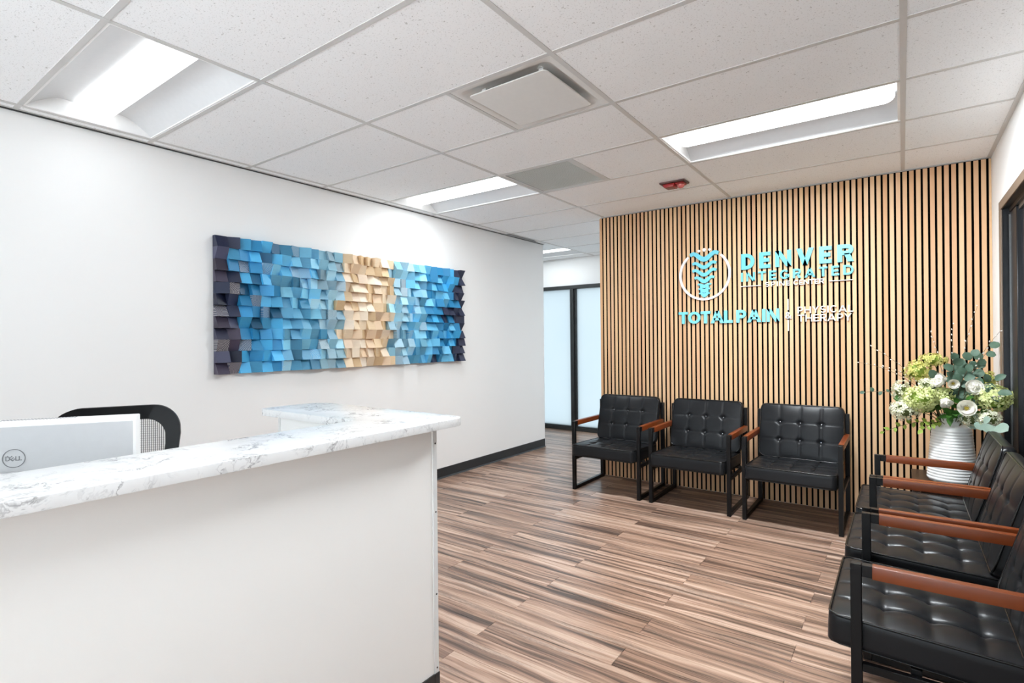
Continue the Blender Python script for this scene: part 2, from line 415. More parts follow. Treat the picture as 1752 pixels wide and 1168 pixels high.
struct('wall_hall_left', MB().box(-6.62, -6.5, YLE - .13, YW + .12, 0, CEIL + .25), 'wall')
struct('wall_hall_front', MB().box(-6.5, XL - .13, YLE - .13, YLE, 0, CEIL + .25), 'wall')
struct('wall_hall_right', MB().box(2.5, 2.62, YS, YW + .12, 0, CEIL + .25).box(XR + .15, 2.5, YS, YS + .11, 0, CEIL + .25), 'wall')
struct('wall_front', MB().box(XL - .13, XR + .15, YF - .12, YF, 0, .08).box(XL - .13, XR + .15, YF - .12, YF, 2.48, CEIL + .25)
       .box(XL - .13, -3.6, YF - .12, YF, .08, 2.48).box(.4, XR + .15, YF - .12, YF, .08, 2.48), 'wall')
struct('pavement', MB().box(-14, 12, -16, YF - .12, -.2, -.02), 'concrete', 'added light concrete pavement outside, unseen, reflecting sun up to the ceiling')  # added sunlit ground that throws light up through the unseen windows
bl = struct('baseboard_left', MB().prism([(XL, 0), (XL + .014, 0), (XL + .010, .006), (XL + .005, .014), (XL + .005, .100), (XL, .103)], 'y', YF, YLE), 'rubber', 'black vinyl base along the white wall')
obj('end_cap', MB().prism([(XL, 0), (XL + .014, 0), (XL + .010, .006), (XL + .005, .014), (XL + .005, .102), (XL, .103)], 'y', YLE, YLE + .006), 'trim_white', bl)
struct('baseboard_right', MB().box(XR - .006, XR, 4.56, YS - .02, 0, .10), 'rubber')

# far glazed wall: frames and frosted panes
w1 = struct('window_1', None, None, 'frosted glazed corridor wall in a dark grey aluminium frame')
FW0, FW1 = -5.6, -1.2
obj('head_frame', MB().box(FW0, FW1, 7.06, 7.16, 2.130, 2.185), 'frame_dark', w1, bevel=.003)
obj('sill_frame', MB().box(FW0, FW1, 7.055, 7.16, 0, .052).box(FW0, FW1, 7.072, 7.15, .052, .066), 'frame_dark', w1, bevel=.003)
for x in (-5.53, -4.00, -2.47, -1.25):
    mu = obj('mullion', MB().box(x - .046, x + .012, 7.055, 7.16, .052, 2.130).box(x + .012, x + .046, 7.085, 7.15, .052, 2.130), 'frame_dark', w1, bevel=.003)
for a, b in ((-5.484, -4.046), (-3.954, -2.516), (-2.424, -1.296)):
    obj('pane', MB().box(a, b, 7.108, 7.116, .062, 2.134), 'frost', w1)
# added windows behind the camera, unseen, letting in daylight to brighten the room
w3 = struct('added_window', None, None)
for a, b in ((-3.6, -2.27), (-2.27, -.93), (-.93, .4)):
    obj('window_frame', MB().box(a, b, YF - .09, YF - .03, .08, .13).box(a, b, YF - .09, YF - .03, 2.43, 2.48).box(a, a + .03, YF - .09, YF - .03, .13, 2.43).box(b - .03, b, YF - .09, YF - .03, .13, 2.43), 'frame_dark', w3)
    obj('pane', MB().box(a + .025, b - .025, YF - .064, YF - .056, .125, 2.435), 'clear', w3)
# dark glazed opening in the right wall
w2 = struct('window_2', None, None, 'dark glazed opening with bronze trim beside the vase')
Y1, Y0 = 4.54, 1.0
obj('bronze_trim', MB().box(XR - .008, XR + .001, Y0, Y1, 2.150, 2.205), 'bronze', w2, bevel=.002)
obj('bronze_trim', MB().box(XR - .008, XR + .001, Y1 - .075, Y1, 0, 2.150), 'bronze', w2, bevel=.002)
obj('jamb', MB().box(XR + .001, XR + .15, Y1 - .076, Y1, 0, 2.150), 'frame_black', w2)
obj('head_jamb', MB().box(XR + .001, XR + .15, Y0, Y1 - .076, 2.150, 2.205).box(XR + .03, XR + .15, Y0, Y1 - .076, 2.125, 2.150), 'frame_black', w2)
obj('track', MB().box(XR + .045, XR + .060, Y0, Y1 - .09, 2.100, 2.125), 'screw', w2)
obj('stile', MB().box(XR + .035, XR + .085, 4.24, 4.45, 0, 2.125), 'frame_black', w2, bevel=.004)
obj('stile_highlight', MB().box(XR + .027, XR + .035, 4.432, 4.444, 0, 2.11), 'screw', w2)  # pale steel strip standing in for the highlight line along the stile
obj('stile', MB().box(XR + .035, XR + .085, 2.60, 2.72, 0, 2.125), 'frame_black', w2, bevel=.004)
for a, b in ((2.72, 4.24), (1.0, 2.60)): obj('pane', MB().box(XR + .055, XR + .063, a, b, 0.0, 2.125), 'darkglass', w2)
obj('closing_panel', MB().box(XR + .13, XR + .15, Y0, Y1 - .09, 0, 2.2), 'frame_black', w2)

# ------------------------------------------------------------------ ceiling
ceiling = struct('ceiling', MB().box(-6.6, 2.6, YF - .1, YW + .1, CEIL + .22, CEIL + .27), 'lamp_white', 'suspended ceiling of speckled white tiles in a metal grid')
TX0, TY0, TW, TH, FL = .013, 3.182, 1.2192, .6096, .012
def inroom(x, y):
    if y < YS + .05: return XL < x < XR
    if y < YLE: return XL < x < 2.5
    return -6.5 < x < 2.5
cols = [(XL, TX0 - 3 * TW)] + [(TX0 - (i + 1) * TW, TX0 - i * TW) for i in (2, 1, 0)] + [(TX0, XR)]
hallc = [(TX0 - 6 * TW + .85, TX0 - 4 * TW), (TX0 - 4 * TW, TX0 - 3 * TW), (TX0 - 3 * TW, TX0 - 2 * TW), (TX0 - 2 * TW, TX0 - TW), (TX0 - TW, TX0), (TX0, TX0 + TW), (TX0 + TW, 2.5)]
LIGHTS = [(2, 0), (2, -4), (0, 0), (0, -4), (3, 5), (1, 5), (0, 5)]          # (column, row); overhead one and two behind the slatted wall added for brightness
_tm = {}
def tile(x0, x1, y0, y1):
    x0 += .002 if x0 > XL + .01 else 0; x1 -= .002; y0 += .002; y1 -= .002
    k = (round(x1 - x0, 3), round(y1 - y0, 3))
    if k not in _tm: _tm[k] = MB().box(0, k[0], 0, k[1], .0015, .02).me('tile', bevel=.0012); _tm[k].materials.append(M['tile'])
    link('tile', _tm[k], None, ceiling, (x0, y0, CEIL))
for j in range(-10, 7):
    ya, yb = TY0 + j * TH, TY0 + (j + 1) * TH
    ya = max(ya, YF); ymax = YW
    if ya >= YW - .02: continue
    yb = min(yb, YW)
    hall = (ya + yb) / 2 > YS
    for (xa, xb) in (hallc if hall else cols):
        i = round((TX0 - xb) / TW)
        if not hall and xa == XL: i = 9
        if not hall and xb == XR: i = -1
        if hall and xa < XL and yb < YLE: continue
        xx = max(xa, XL) if (hall and (ya + yb) / 2 < YLE) else xa
        if (i, j) in LIGHTS: continue
        if not hall and (i, j) in ((1, -2),): tile(xa, xa + TW / 2, ya, yb); continue
        if not hall and (i, j) in ((1, 0),): tile(xa + TW / 2, xb, ya, yb); continue
        tile(xx, xb, ya, yb)
for i in range(-2, 6):
    x = TX0 - i * TW
    if x < XL: a, b = YLE, YW
    elif x > XR: a, b = YS + .1, YW
    else: a, b = YF, YW
    if x > 2.5 or x < -6.5: continue
    obj('main_runner', MB().box(x - FL, x + FL, a, b, CEIL - .0015, CEIL + .004).box(x - .004, x + .004, a, b, CEIL + .004, CEIL + .03), 'tee', ceiling)
for j in range(-10, 7):
    y = TY0 + j * TH
    if y < YF or y > YW - .05: continue
    for (xa, xb) in (hallc if y > YS else cols):
        if y > YS and y < YLE and xa < XL: continue
        obj('cross_tee', MB().box(xa + FL, xb - FL, y - FL, y + FL, CEIL - .001, CEIL + .004).box(xa + FL, xb - FL, y - .003, y + .003, CEIL + .004, CEIL + .03), 'tee', ceiling)
for (x, j) in ((TX0 - 1.5 * TW, -2), (TX0 - 1.5 * TW, 0)):
    y = TY0 + j * TH
    obj('cross_tee', MB().box(x - FL, x + FL, y + FL, y + TH - FL, CEIL - .001, CEIL + .004), 'tee', ceiling)
for (a, b, c, d) in ((XL, XL + .022, YF, YLE), (XR - .022, XR, YF, 4.925), (-2.45, XR, 4.918, 4.941), (-6.5, 2.5, YW - .022, YW)):
    obj('wall_angle', MB().box(a, b, c, d, CEIL - .002, CEIL + .004), 'tee', ceiling)
obj('shadow_strip', MB().box(XL, XL + .010, YF, YLE, CEIL - .008, CEIL - .002), 'frame_dark', ceiling)  # dark solid strip put in for the shadow line under the wall angle

# ceiling lights (recessed troffers with a centre lens)
def troffer(i, j, label):
    x0, y0 = TX0 - (i + 1) * TW + FL, TY0 + j * TH + FL
    L, W = TW - 2 * FL, TH - 2 * FL
    t = thing('ceiling_light', label, 'ceiling light', (x0 + L / 2, y0 + W / 2, CEIL), 0, 'recessed ceiling lights')
    hx, hy = L / 2, W / 2; lw = .088
    fr = MB()
    for s in (-1, 1):
        fr.box(-hx, hx, s * hy - (.010 if s > 0 else 0), s * hy + (0 if s > 0 else .010), .001, .006)
        fr.box(s * hx - (.010 if s > 0 else 0), s * hx + (0 if s > 0 else .010), -hy + .01, hy - .01, .001, .006)
    obj('frame', fr, 'lamp_white', t)
    N = 14
    def cove(u): return .006 + .088 * math.sin(min(1, u * 1.10) * PI / 2) ** 1.0 - .02 * max(0, u - .6) ** 1.5 * 2
    for s in (-1, 1):
        rf = MB(); v = []
        for q in range(N + 1):
            u = q / N; yy = s * (hy - .010 - u * (hy - .010 - lw)); v += [(-hx + .012, yy, cove(u)), (hx - .012, yy, cove(u))]
        rf.add(v, [(2 * q, 2 * q + 1, 2 * q + 3, 2 * q + 2) for q in range(N)])
        obj('reflector', rf, 'reflector', t, smooth=True)
    for s in (-1, 1):
        e = MB(); prof = [(hy - .01, .004)] + [(hy - .010 - q / N * (hy - .010 - lw), cove(q / N)) for q in range(N + 1)]
        poly = [(-p[0], p[1]) for p in prof] + [(p[0], p[1]) for p in reversed(prof)] + [(hy - .01, .0)] + [(-hy + .01, .0)]
        top = [(-hy + .01, .104), (hy - .01, .104), (hy - .01, .002), (-hy + .01, .002)]
        e.prism(top, 'x', s * (hx - .012), s * (hx - .006)); obj('end_plate', e, 'lamp_white', t)
    ln = MB(); v = []; K = 10; ends = 5
    stations = []
    for q in range(ends + 1): a = q / ends * PI / 2; stations.append((-hx + .022 + .05 * (1 - math.cos(a)), math.sin(a) * .75 + .25))
    stations += [(-x, s) for x, s in reversed(stations)]
    for (sx, sc) in stations:
        for q in range(K + 1):
            a = PI * q / K; v.append((sx, lw * math.cos(a) * (.55 + .45 * sc), .070 - .050 * math.sin(a) * sc))
    f = [(r * (K + 1) + q, r * (K + 1) + q + 1, (r + 1) * (K + 1) + q + 1, (r + 1) * (K + 1) + q) for r in range(len(stations) - 1) for q in range(K)]
    f += [tuple(range(K, -1, -1)), tuple(range((len(stations) - 1) * (K + 1), len(stations) * (K + 1)))]
    ln.add(v, f); obj('lens', ln, 'lens', t, smooth=True)
    ld = bpy.data.lights.new('lamp', 'AREA'); ld.shape = 'RECTANGLE'; ld.size = 2 * hx - .46; ld.size_y = lw * 1.3
    ld.energy = LAMPS[(i, j)]; ld.color = (.90, .96, 1)
    lo = bpy.data.objects.new('lamp', ld); COL.objects.link(lo); lo.parent = t; lo.location = (0, 0, .0165)
    obj('housing', MB().box(-hx + .004, hx - .004, -hy + .004, hy - .004, .105, .12), 'lamp_white', t)
    return t
NAMES = {(2, 0): 'lit ceiling light near the wall end, next to the grey grille', (2, -4): 'lit ceiling light above the reception desk, at the white wall',
         (0, 0): 'lit ceiling light just in front of the oak slatted wall', (2, -8): 'lit ceiling light behind the camera at the desk side',
         (0, -4): 'added ceiling light overhead, out of view, between desk and waiting chairs', (0, -8): 'lit ceiling light behind the camera at the window side',
         (1, 5): 'added corridor ceiling light, unseen behind the slatted wall end', (0, 5): 'added corridor ceiling light, unseen behind the slatted wall middle',
         (3, 5): 'lit ceiling light down the corridor, by the frosted glazing'}
for k in LIGHTS: troffer(k[0], k[1], NAMES[k])

# supply air diffuser with a square plaque
cx, cy = TX0 - 1.25 * TW, TY0 - 1.5 * TH
t = thing('air_diffuser', 'square white ceiling air diffuser with a hanging plaque', 'air vent', (cx, cy, CEIL))
def ring(hw, r, z, n=6):
    p = []
    for qx, qy, a0 in ((1, 1, 0), (-1, 1, 90), (-1, -1, 180), (1, -1, 270)):
        for q in range(n + 1):
            a = math.radians(a0 + 90 * q / n); p.append((qx * (hw - r) + r * math.cos(a), qy * (hw - r) + r * math.sin(a), z))
    return p
def loft(rings, cap0=False, cap1=False):
    mb = MB(); n = len(rings[0]); v = [p for r in rings for p in r]
    f = [(i * n + q, i * n + (q + 1) % n, (i + 1) * n + (q + 1) % n, (i + 1) * n + q) for i in range(len(rings) - 1) for q in range(n)]
    if cap0: f.append(tuple(range(n - 1, -1, -1)))
    if cap1: f.append(tuple(range((len(rings) - 1) * n, len(rings) * n)))
    return mb.add(v, f)
obj('frame', loft([ring(.292, .002, .004), ring(.292, .002, .001), ring(.262, .03, .001), ring(.256, .04, .006), ring(.246, .05, .016), ring(.225, .06, .028), ring(.15, .08, .034)]), 'diffuser', t, smooth=True, auto=50)
obj('throat', loft([ring(.15, .08, .034), ring(.14, .08, .10)], cap1=True), 'dark_void', t)
obj('plaque', loft([ring(.2265, .022, -.010), ring(.2265, .022, -.013), ring(.223, .022, -.0145)], True, True), 'diffuser', t)
for sx in (-1, 1):
    for sy in (-1, 1):
        obj('hanger', MB().box(sx * .17 - .012, sx * .17 + .012, sy * .17 - .004, sy * .17 + .004, -.011, .031), 'diffuser', t)
# return grille
cx, cy = TX0 - 1.75 * TW, TY0 + .5 * TH
t = thing('return_grille', 'square grey ceiling return grille beside a lit light', 'air vent', (cx, cy, CEIL))
obj('frame', MB().box(-.292, .292, -.292, -.268, .0005, .008).box(-.292, .292, .268, .292, .0005, .008).box(-.292, -.268, -.268, .268, .0005, .008).box(.268, .292, -.268, .268, .0005, .008), 'tee', t)
obj('backing', MB().box(-.29, .29, -.29, .29, .022, .026), 'grey_void', t)
gm = MB()
for q in range(43):
    p = -.262 + q * .0125
    gm.box(p - .0009, p + .0009, -.268, .268, .003, .014); gm.box(-.268, .268, p - .0009, p + .0009, .003, .014)
o = obj('grille_core', gm, 'grille', t); o['kind'] = 'stuff'
# fire alarm
t = thing('fire_alarm', 'red fire alarm strobe on the ceiling before the slatted wall', 'alarm', (-1.443, 4.178, CEIL))
obj('mounting_plate', MB().box(-.100, .100, -.062, .062, -.012, .003), 'alarm_plate', t, bevel=.004)
obj('body', MB().prism([(-.080, -.012), (.016, -.012), (.010, -.040), (-.066, -.040)], 'y', -.048, .048), 'alarm_red', t, bevel=.006, bseg=2)
obj('strobe_bezel', MB().prism([(.016, -.012), (.088, -.012), (.082, -.026), (.022, -.026)], 'y', -.044, .044), 'alarm_red', t, bevel=.005)
obj('strobe_lens', MB().ball((.052, 0, -.026), .034, .9, 1.0, .8, 14, 8), 'alarm_lens', t, smooth=True)
for q in range(5): obj('sounder_slot', MB().box(-.056 + q * .012, -.051 + q * .012, -.03, .03, -.0412, -.0385), 'dark_void', t)

# ------------------------------------------------------------------ reception desk
PX, PE = -1.459, 1.502
desk = thing('reception_desk', 'white painted reception desk wall under the quartz top', 'desk', (PX, PE, 0))
D = Vector((PX, PE, 0))
def dbox(*a): return MB().box(a[0] - PX, a[1] - PX, a[2] - PE, a[3] - PE, a[4], a[5])
ZB = 1.0465
obj('front_panel', dbox(PX - .115, PX, -1.2, 1.486, 0, ZB), 'desk_paint', desk)
obj('wing_panel', dbox(-2.25, PX - .002, 1.33, PE - .003, 0, ZB - .0005), 'desk_paint', desk)
obj('wing_end_trim', dbox(-2.262, -2.25, 1.326, PE, 0, ZB - .001), 'trim_white', desk)
ct = obj('corner_trim', dbox(PX - .03, PX + .004, 1.478, PE, .0, ZB), 'trim_white', desk, bevel=.0015)
for z in (.98, .717, .402, .12):
    s_ = MB().lathe([(.0035, 0), (.0035, .0012), (.0015, .0018)], 10, closed_top=True)
    o = obj('screw', s_, 'hole', ct); o.location = (.004, -.0105, z); o.rotation_euler = (0, PI / 2, 0)
obj('kick_base', dbox(PX, PX + .006, -1.2, 1.478, 0, .101), 'rubber', desk, bevel=.001)
obj('kick_base', dbox(PX + .004, PX + .007, 1.478, PE, 0, .101), 'rubber', desk)
obj('work_surface', dbox(-2.05, PX - .115, -1.2, 1.33, .715, .745), 'lamp_white', desk, bevel=.002)
obj('desk_leg', dbox(-2.03, -1.99, -1.18, -1.14, 0, .715), 'trim_white', desk)
obj('desk_leg', dbox(-2.03, -1.99, 1.20, 1.24, 0, .715), 'trim_white', desk)
def rounded(pts):
    out = []
    n = len(pts)
    for i, (x, y, r) in enumerate(pts):
        if r == 0: out.append((x, y)); continue
        p = Vector((x, y)); a = Vector(pts[i - 1][:2]) - p; b = Vector(pts[(i + 1) % n][:2]) - p; a.normalize(); b.normalize()
        p0, p1 = p + a * r, p + b * r; c = p + (a + b) * r
        for q in range(9):
            th = q / 8 * PI / 2
            out.append(tuple(c - b * r * math.cos(th) - a * r * math.sin(th)))
    return out
XF, YB, XI, YI, XE = -1.375, 1.590, -1.678, 1.284, -2.345
poly = rounded([(XF, -1.2, 0), (XF, YB, .065), (XE, YB, .115), (XE, YI, .03), (XI, YI, 0), (XI, -1.2, 0)])
ct = obj('countertop', MB().prism(poly, 'z', ZB, ZB + .0305), 'quartz', None, bevel=.0025, bseg=2)
tag(ct, 'white quartz bar top with grey veins on the reception desk', 'countertop')

# monitor (back towards the camera)
MA = math.atan2(.836, .55)
t = thing('monitor', 'silver computer monitor seen from behind, on the desk', 'monitor', (-1.743 - .29 * .55, .606 - .29 * .836, .7455), MA)
# local +x runs along the panel towards its far edge, local -y is the back
MWd, MT, MBm = .29, .4295, .085
def panel(x0, x1, z0, z1, y0, y1): return MB().box(x0, x1, y0, y1, z0, z1)
obj('display_housing', MB().prism([(-.020, MBm), (-.020, MT - .012), (-.006, MT), (.026, MT), (.026, MBm)], 'x', -.285, .285), 'monitor_white', t, bevel=.002)
obj('back_cover', panel(-.279, .279, MBm + .006, MT - .014, -.0215, -.0195), 'monitor', t, bevel=.001)
obj('screen', panel(-.278, .278, MBm + .02, MT - .012, .026, .028), 'frame_black', t)
vt = MB()
for q in range(22):
    for w in range(3): vt.box(-.02 + q * .0075, -.0165 + q * .0075, -.001 + w * .007, .002 + w * .007, MT - .0008, MT + .0008)
vt2 = obj('vent_slots', vt, 'logo', t); vt2['kind'] = 'stuff'
obj('stand_neck', panel(-.03, .03, .012, .30, -.05, -.0215), 'monitor', t, bevel=.004)
obj('stand_base', MB().prism([(-.12, -.12), (.12, -.12), (.12, .08), (-.12, .08)], 'z', 0, .012), 'monitor', t, bevel=.003)
lz = 1.079 - .7455; lx = .017; ly = -.0222
lg = MB(); seg = 40
lg.tube([(lx + .0235 * math.cos(2 * PI * q / seg), ly, lz + .0235 * math.sin(2 * PI * q / seg)) for q in range(seg)], .0010, 6, closed=True)
def seg2(mb, pts, w, y0, y1):
    """flat ribbon in the x-z plane, mitred, extruded between y0 and y1"""
    n = len(pts); L = []; Rr = []
    for i in range(n):
        p = Vector(pts[i]); d0 = (p - Vector(pts[i - 1])).normalized() if i else None; d1 = (Vector(pts[i + 1]) - p).normalized() if i < n - 1 else None
        if d0 is None: nn = Vector((-d1.y, d1.x)); k = 1
        elif d1 is None: nn = Vector((-d0.y, d0.x)); k = 1
        else:
            a = Vector((-d0.y, d0.x)); b = Vector((-d1.y, d1.x)); nn = (a + b).normalized(); k = 1 / max(.35, nn.dot(a))
        ww = w[i] if isinstance(w, (list, tuple)) else w
        L.append(p + nn * ww / 2 * k); Rr.append(p - nn * ww / 2 * k)
    v = []; f = []
    for i in range(n): v += [(L[i].x, y0, L[i].y), (Rr[i].x, y0, Rr[i].y), (L[i].x, y1, L[i].y), (Rr[i].x, y1, Rr[i].y)]
    for i in range(n - 1):
        a, b = 4 * i, 4 * i + 4
        f += [(a, b, b + 1, a + 1), (a + 2, a + 3, b + 3, b + 2), (a, a + 2, b + 2, b), (a + 1, b + 1, b + 3, a + 3)]
    e = 4 * (n - 1); f += [(0, 1, 3, 2), (e, e + 2, e + 3, e + 1)]
    mb.add(v, f)
def rect(mb, x0, x1, z0, z1, y0, y1): mb.add([(x0, y0, z0), (x1, y0, z0), (x1, y0, z1), (x0, y0, z1), (x0, y1, z0), (x1, y1, z0), (x1, y1, z1), (x0, y1, z1)],
    [(0, 1, 2, 3), (7, 6, 5, 4), (0, 4, 5, 1), (1, 5, 6, 2), (2, 6, 7, 3), (3, 7, 4, 0)])
def arc(cx, cy, rx, ry, a0, a1, n=14): return [(cx + rx * math.cos(math.radians(a0 + (a1 - a0) * q / n)), cy + ry * math.sin(math.radians(a0 + (a1 - a0) * q / n))) for q in range(n + 1)]
ya, yb = -.0225, -.0215; hz = .0052; sw = .0019
def P(x, z): return (lx + x, lz + z)
x0 = -.0165
seg2(lg, [P(x0, -hz), P(x0, hz), P(x0 + .003, hz)] + [P(x0 + .003 + a, b) for a, b in arc(0, 0, .0052, hz, 90, -90)] + [P(x0, -hz)], sw, ya, yb)
ex = -.0032; ca, sa = math.cos(.75), math.sin(.75)
def E_(x, z): return P(ex + x * ca - z * sa, x * sa + z * ca)
seg2(lg, [E_(.004, .0048), E_(-.004, .0048), E_(-.004, -.0048), E_(.004, -.0048)], sw, ya, yb); seg2(lg, [E_(-.004, 0), E_(.0035, 0)], sw, ya, yb)
for xl in (.0042, .0112): seg2(lg, [P(xl, hz), P(xl, -hz), P(xl + .0058, -hz)], sw, ya, yb)
obj('logo', lg, 'logo', t)

# office chair behind the monitor
oc = thing('office_chair', 'black mesh-back office chair behind the monitor', 'chair', (-2.55, .775, 0), math.radians(62))
# local -y is the chair's front; back spans local x
W2 = .232
def bo(q, k=1.0):
    """outline of the back, from lower left over the top to lower right"""
    return q
def backpts(w, zt, zb, r, n=10):
    p = [(-w * .78, zb), (-w * .92, (zb + zt) / 2 - .02), (-w, zt - r - .02)]
    p += [(-w + r - r * math.cos(a), zt - r + r * math.sin(a)) for a in [PI / 2 * q / n for q in range(1, n + 1)]]
    p += [(x * -1, z) for x, z in reversed(p)]
    return p
outer = backpts(W2, 1.105, .60, .105); inner = backpts(W2 - .058, 1.045, .64, .075)
mb = MB(); n = len(outer)
def yc(x, z): return .20 + .05 * (z - .6) - .06 * (x / W2) ** 2
v = []
for ox, oz in outer: v += [(ox, yc(ox, oz) - .012, oz), (ox, yc(ox, oz) + .014, oz)]
for ix, iz in inner: v += [(ix, yc(ix, iz) - .012, iz), (ix, yc(ix, iz) + .014, iz)]
f = []
for i in range(n - 1):
    a, b, c, d = 2 * i, 2 * i + 2, 2 * n + 2 * i, 2 * n + 2 * i + 2
    f += [(a, b, d, c), (a + 1, c + 1, d + 1, b + 1), (a, a + 1, b + 1, b), (c, d, d + 1, c + 1)]
k = 2 * n; e = 2 * (n - 1)
f += [(0, k, k + 1, 1), (e, e + 1, k + e + 1, k + e), (0, e, k + e, k), (1, k + 1, k + e + 1, e + 1)]
mb.add(v, f); obj('back_frame', mb, 'chair_black', oc, smooth=True, auto=45)
cords = MB()
for q in range(46):
    x = -.172 + q * .00765
    zt = 1.05
    if abs(x) > W2 - .058 - .075:
        dx = abs(x) - (W2 - .058 - .075); zt = 1.045 - .075 + math.sqrt(max(0, .075 ** 2 - dx ** 2))
    cords.tube([(x, yc(x, z) , z) for z in (.64, .78, .9, zt)], .0014, 5)
for q in range(40): 
    z = .65 + q * .01; cords.tube([(x, yc(x, z) + .001, z) for x in (-.168, -.08, 0, .08, .168)] if z < .97 else [(x, yc(x, z) + .001, z) for x in (-.14, -.07, 0, .07, .14)], .0004, 4)
o = obj('mesh_back', cords, 'cord', oc); o['kind'] = 'stuff'
obj('seat', MB().prism(rounded([(-.24, -.26, .07), (.24, -.26, .07), (.24, .20, .07), (-.24, .20, .07)]), 'z', .44, .51), 'chair_black', oc, bevel=.02, bseg=3)
obj('back_bracket', MB().tube([(0, .10, .43), (0, .24, .45), (0, .262, .60), (0, .245, .70)], .022, 10), 'chair_black', oc, smooth=True)
for s in (-1, 1):
    obj('armrest', MB().tube([(s * .22, .0, .45), (s * .29, .0, .50), (s * .29, .0, .66)], .016, 8).box(s * .29 - .04, s * .29 + .04, -.13, .12, .66, .685), 'chair_black', oc, bevel=.006)
obj('gas_lift', MB().lathe([(.028, .10), (.028, .25), (.018, .25), (.018, .44)], 14), 'steel', oc, smooth=True, auto=30)
for q in range(5):
    a = 2 * PI * q / 5
    lgm = MB().tube([(.02 * math.cos(a), .02 * math.sin(a), .10), (.30 * math.cos(a), .30 * math.sin(a), .075)], [.026, .016], 8)
    lg_ = obj('leg', lgm, 'chair_black', oc, smooth=True)
    cb = MB().ball((.30 * math.cos(a), .30 * math.sin(a), .030), .030, 1, 1, 1, 10, 6); obj('caster', cb, 'frame_black', lg_, smooth=True)

# ------------------------------------------------------------------ wooden block artwork
art = thing('wall_art', 'wooden block mosaic in blues and beige on the white wall', 'artwork', (XL, 2.965, 1.628))
NR, NC, PB = 12, 32, .07745
H2, W_2 = NR * PB / 2, NC * PB / 2
obj('backing_board', MB().box(.004, .014, -W_2 + .004, W_2 - .004, -H2 + .004, H2 - .004), 'frame_black', art)
_bv = {}
def block_mesh(kind, amp, base):
    """wedge-cut block, local x out of the wall"""
    k = (kind, round(amp, 3), round(base, 3))
    if k in _bv: return _bv[k]
    g = PB / 2 - .0002; dy, dz = {'up': (0, -1), 'down': (0, 1), 'near': (-1, 0), 'far': (1, 0), 'nu': (-.7, -.7), 'fu': (.7, -.7), 'nd': (-.7, .7), 'fd': (.7, .7), 'flat': (0, 0)}[kind]
    h = lambda y, z: base + amp * (dy * y + dz * z) / g
    v = [(0, -g, -g), (0, g, -g), (0, g, g), (0, -g, g)] + [(h(y, z), y, z) for y, z in ((-g, -g), (g, -g), (g, g), (-g, g))]
    me = MB().add(v, [(0, 1, 2, 3), (4, 7, 6, 5), (0, 4, 5, 1), (1, 5, 6, 2), (2, 6, 7, 3), (3, 7, 4, 0)]).me('block')
    me.materials.append(M['block']); _bv[k] = me; return me
NAVY = [srgb(44, 50, 74), srgb(74, 76, 100), srgb(20, 30, 60), srgb(66, 60, 78)]
DEEP = [srgb(40, 128, 176), srgb(70, 172, 224), srgb(36, 96, 132), srgb(86, 182, 232), srgb(60, 150, 204)]
MID = [srgb(104, 186, 226), srgb(122, 198, 234), srgb(70, 142, 178), srgb(136, 208, 238), srgb(96, 166, 204)]
PALE = [srgb(146, 200, 222), srgb(170, 216, 234), srgb(118, 166, 190), srgb(152, 186, 202)]
BEIGE = [srgb(226, 200, 164), srgb(236, 214, 184), srgb(214, 184, 144), srgb(244, 228, 206), srgb(232, 204, 172)]
rnd = random.Random(21)
def pick(c):
    """colour family by column; the band edges are ragged like the piece itself"""
    u = c + rnd.uniform(-.75, .75)
    if u < 1.1: fam = NAVY
    elif u < 5.2: fam = DEEP
    elif u < 9.5: fam = MID
    elif u < 12.4: fam = PALE
    elif u < 18.9: fam = BEIGE
    elif u < 22.2: fam = PALE
    elif u < 26.6: fam = MID
    elif u < 30.0: fam = DEEP
    else: fam = NAVY
    col = rnd.choice(fam)
    k = rnd.choice((.62, .80, .92, 1.0, 1.0, 1.08, 1.14)) if fam is not BEIGE else rnd.uniform(.90, 1.06); return tuple(min(1, x * k) for x in col[:3]) + (1,)  # random darker and lighter factors stand in for shading of the facets
far = MB()
KINDS = ['up'] * 6 + ['down'] * 3 + ['near'] * 3 + ['far'] * 3 + ['nu', 'nu', 'fu', 'fu', 'nd', 'fd', 'flat']
cells = [(r, c) for c in range(NC) for r in range(NR)]
joined = {}
for (r, c) in cells:
    kind = rnd.choice(KINDS); amp = rnd.choice((.014, .019, .025)); base = rnd.choice((.034, .042, .050)); col = pick(c)
    y, z = -W_2 + (c + .5) * PB, H2 - (r + .5) * PB
    me = block_mesh(kind, amp, base)
    if c < 25:
        o = link('block', me, None, art, (.012, y, z)); o.color = col
    else:
        key = min(range(4), key=lambda q: sum((a - b) ** 2 for a, b in zip(col, (NAVY[0], DEEP[0], DEEP[1], MID[0])[q])))
        m = joined.setdefault(key, MB()); m.add([(x + .012, yy + y, zz + z) for x, yy, zz in [v.co for v in me.vertices]], [tuple(p.vertices) for p in me.polygons])
for key, m in joined.items():
    o = obj('block_field', m, 'block', art); o.color = (NAVY[0], DEEP[0], DEEP[1], MID[0])[key]; o['kind'] = 'stuff'

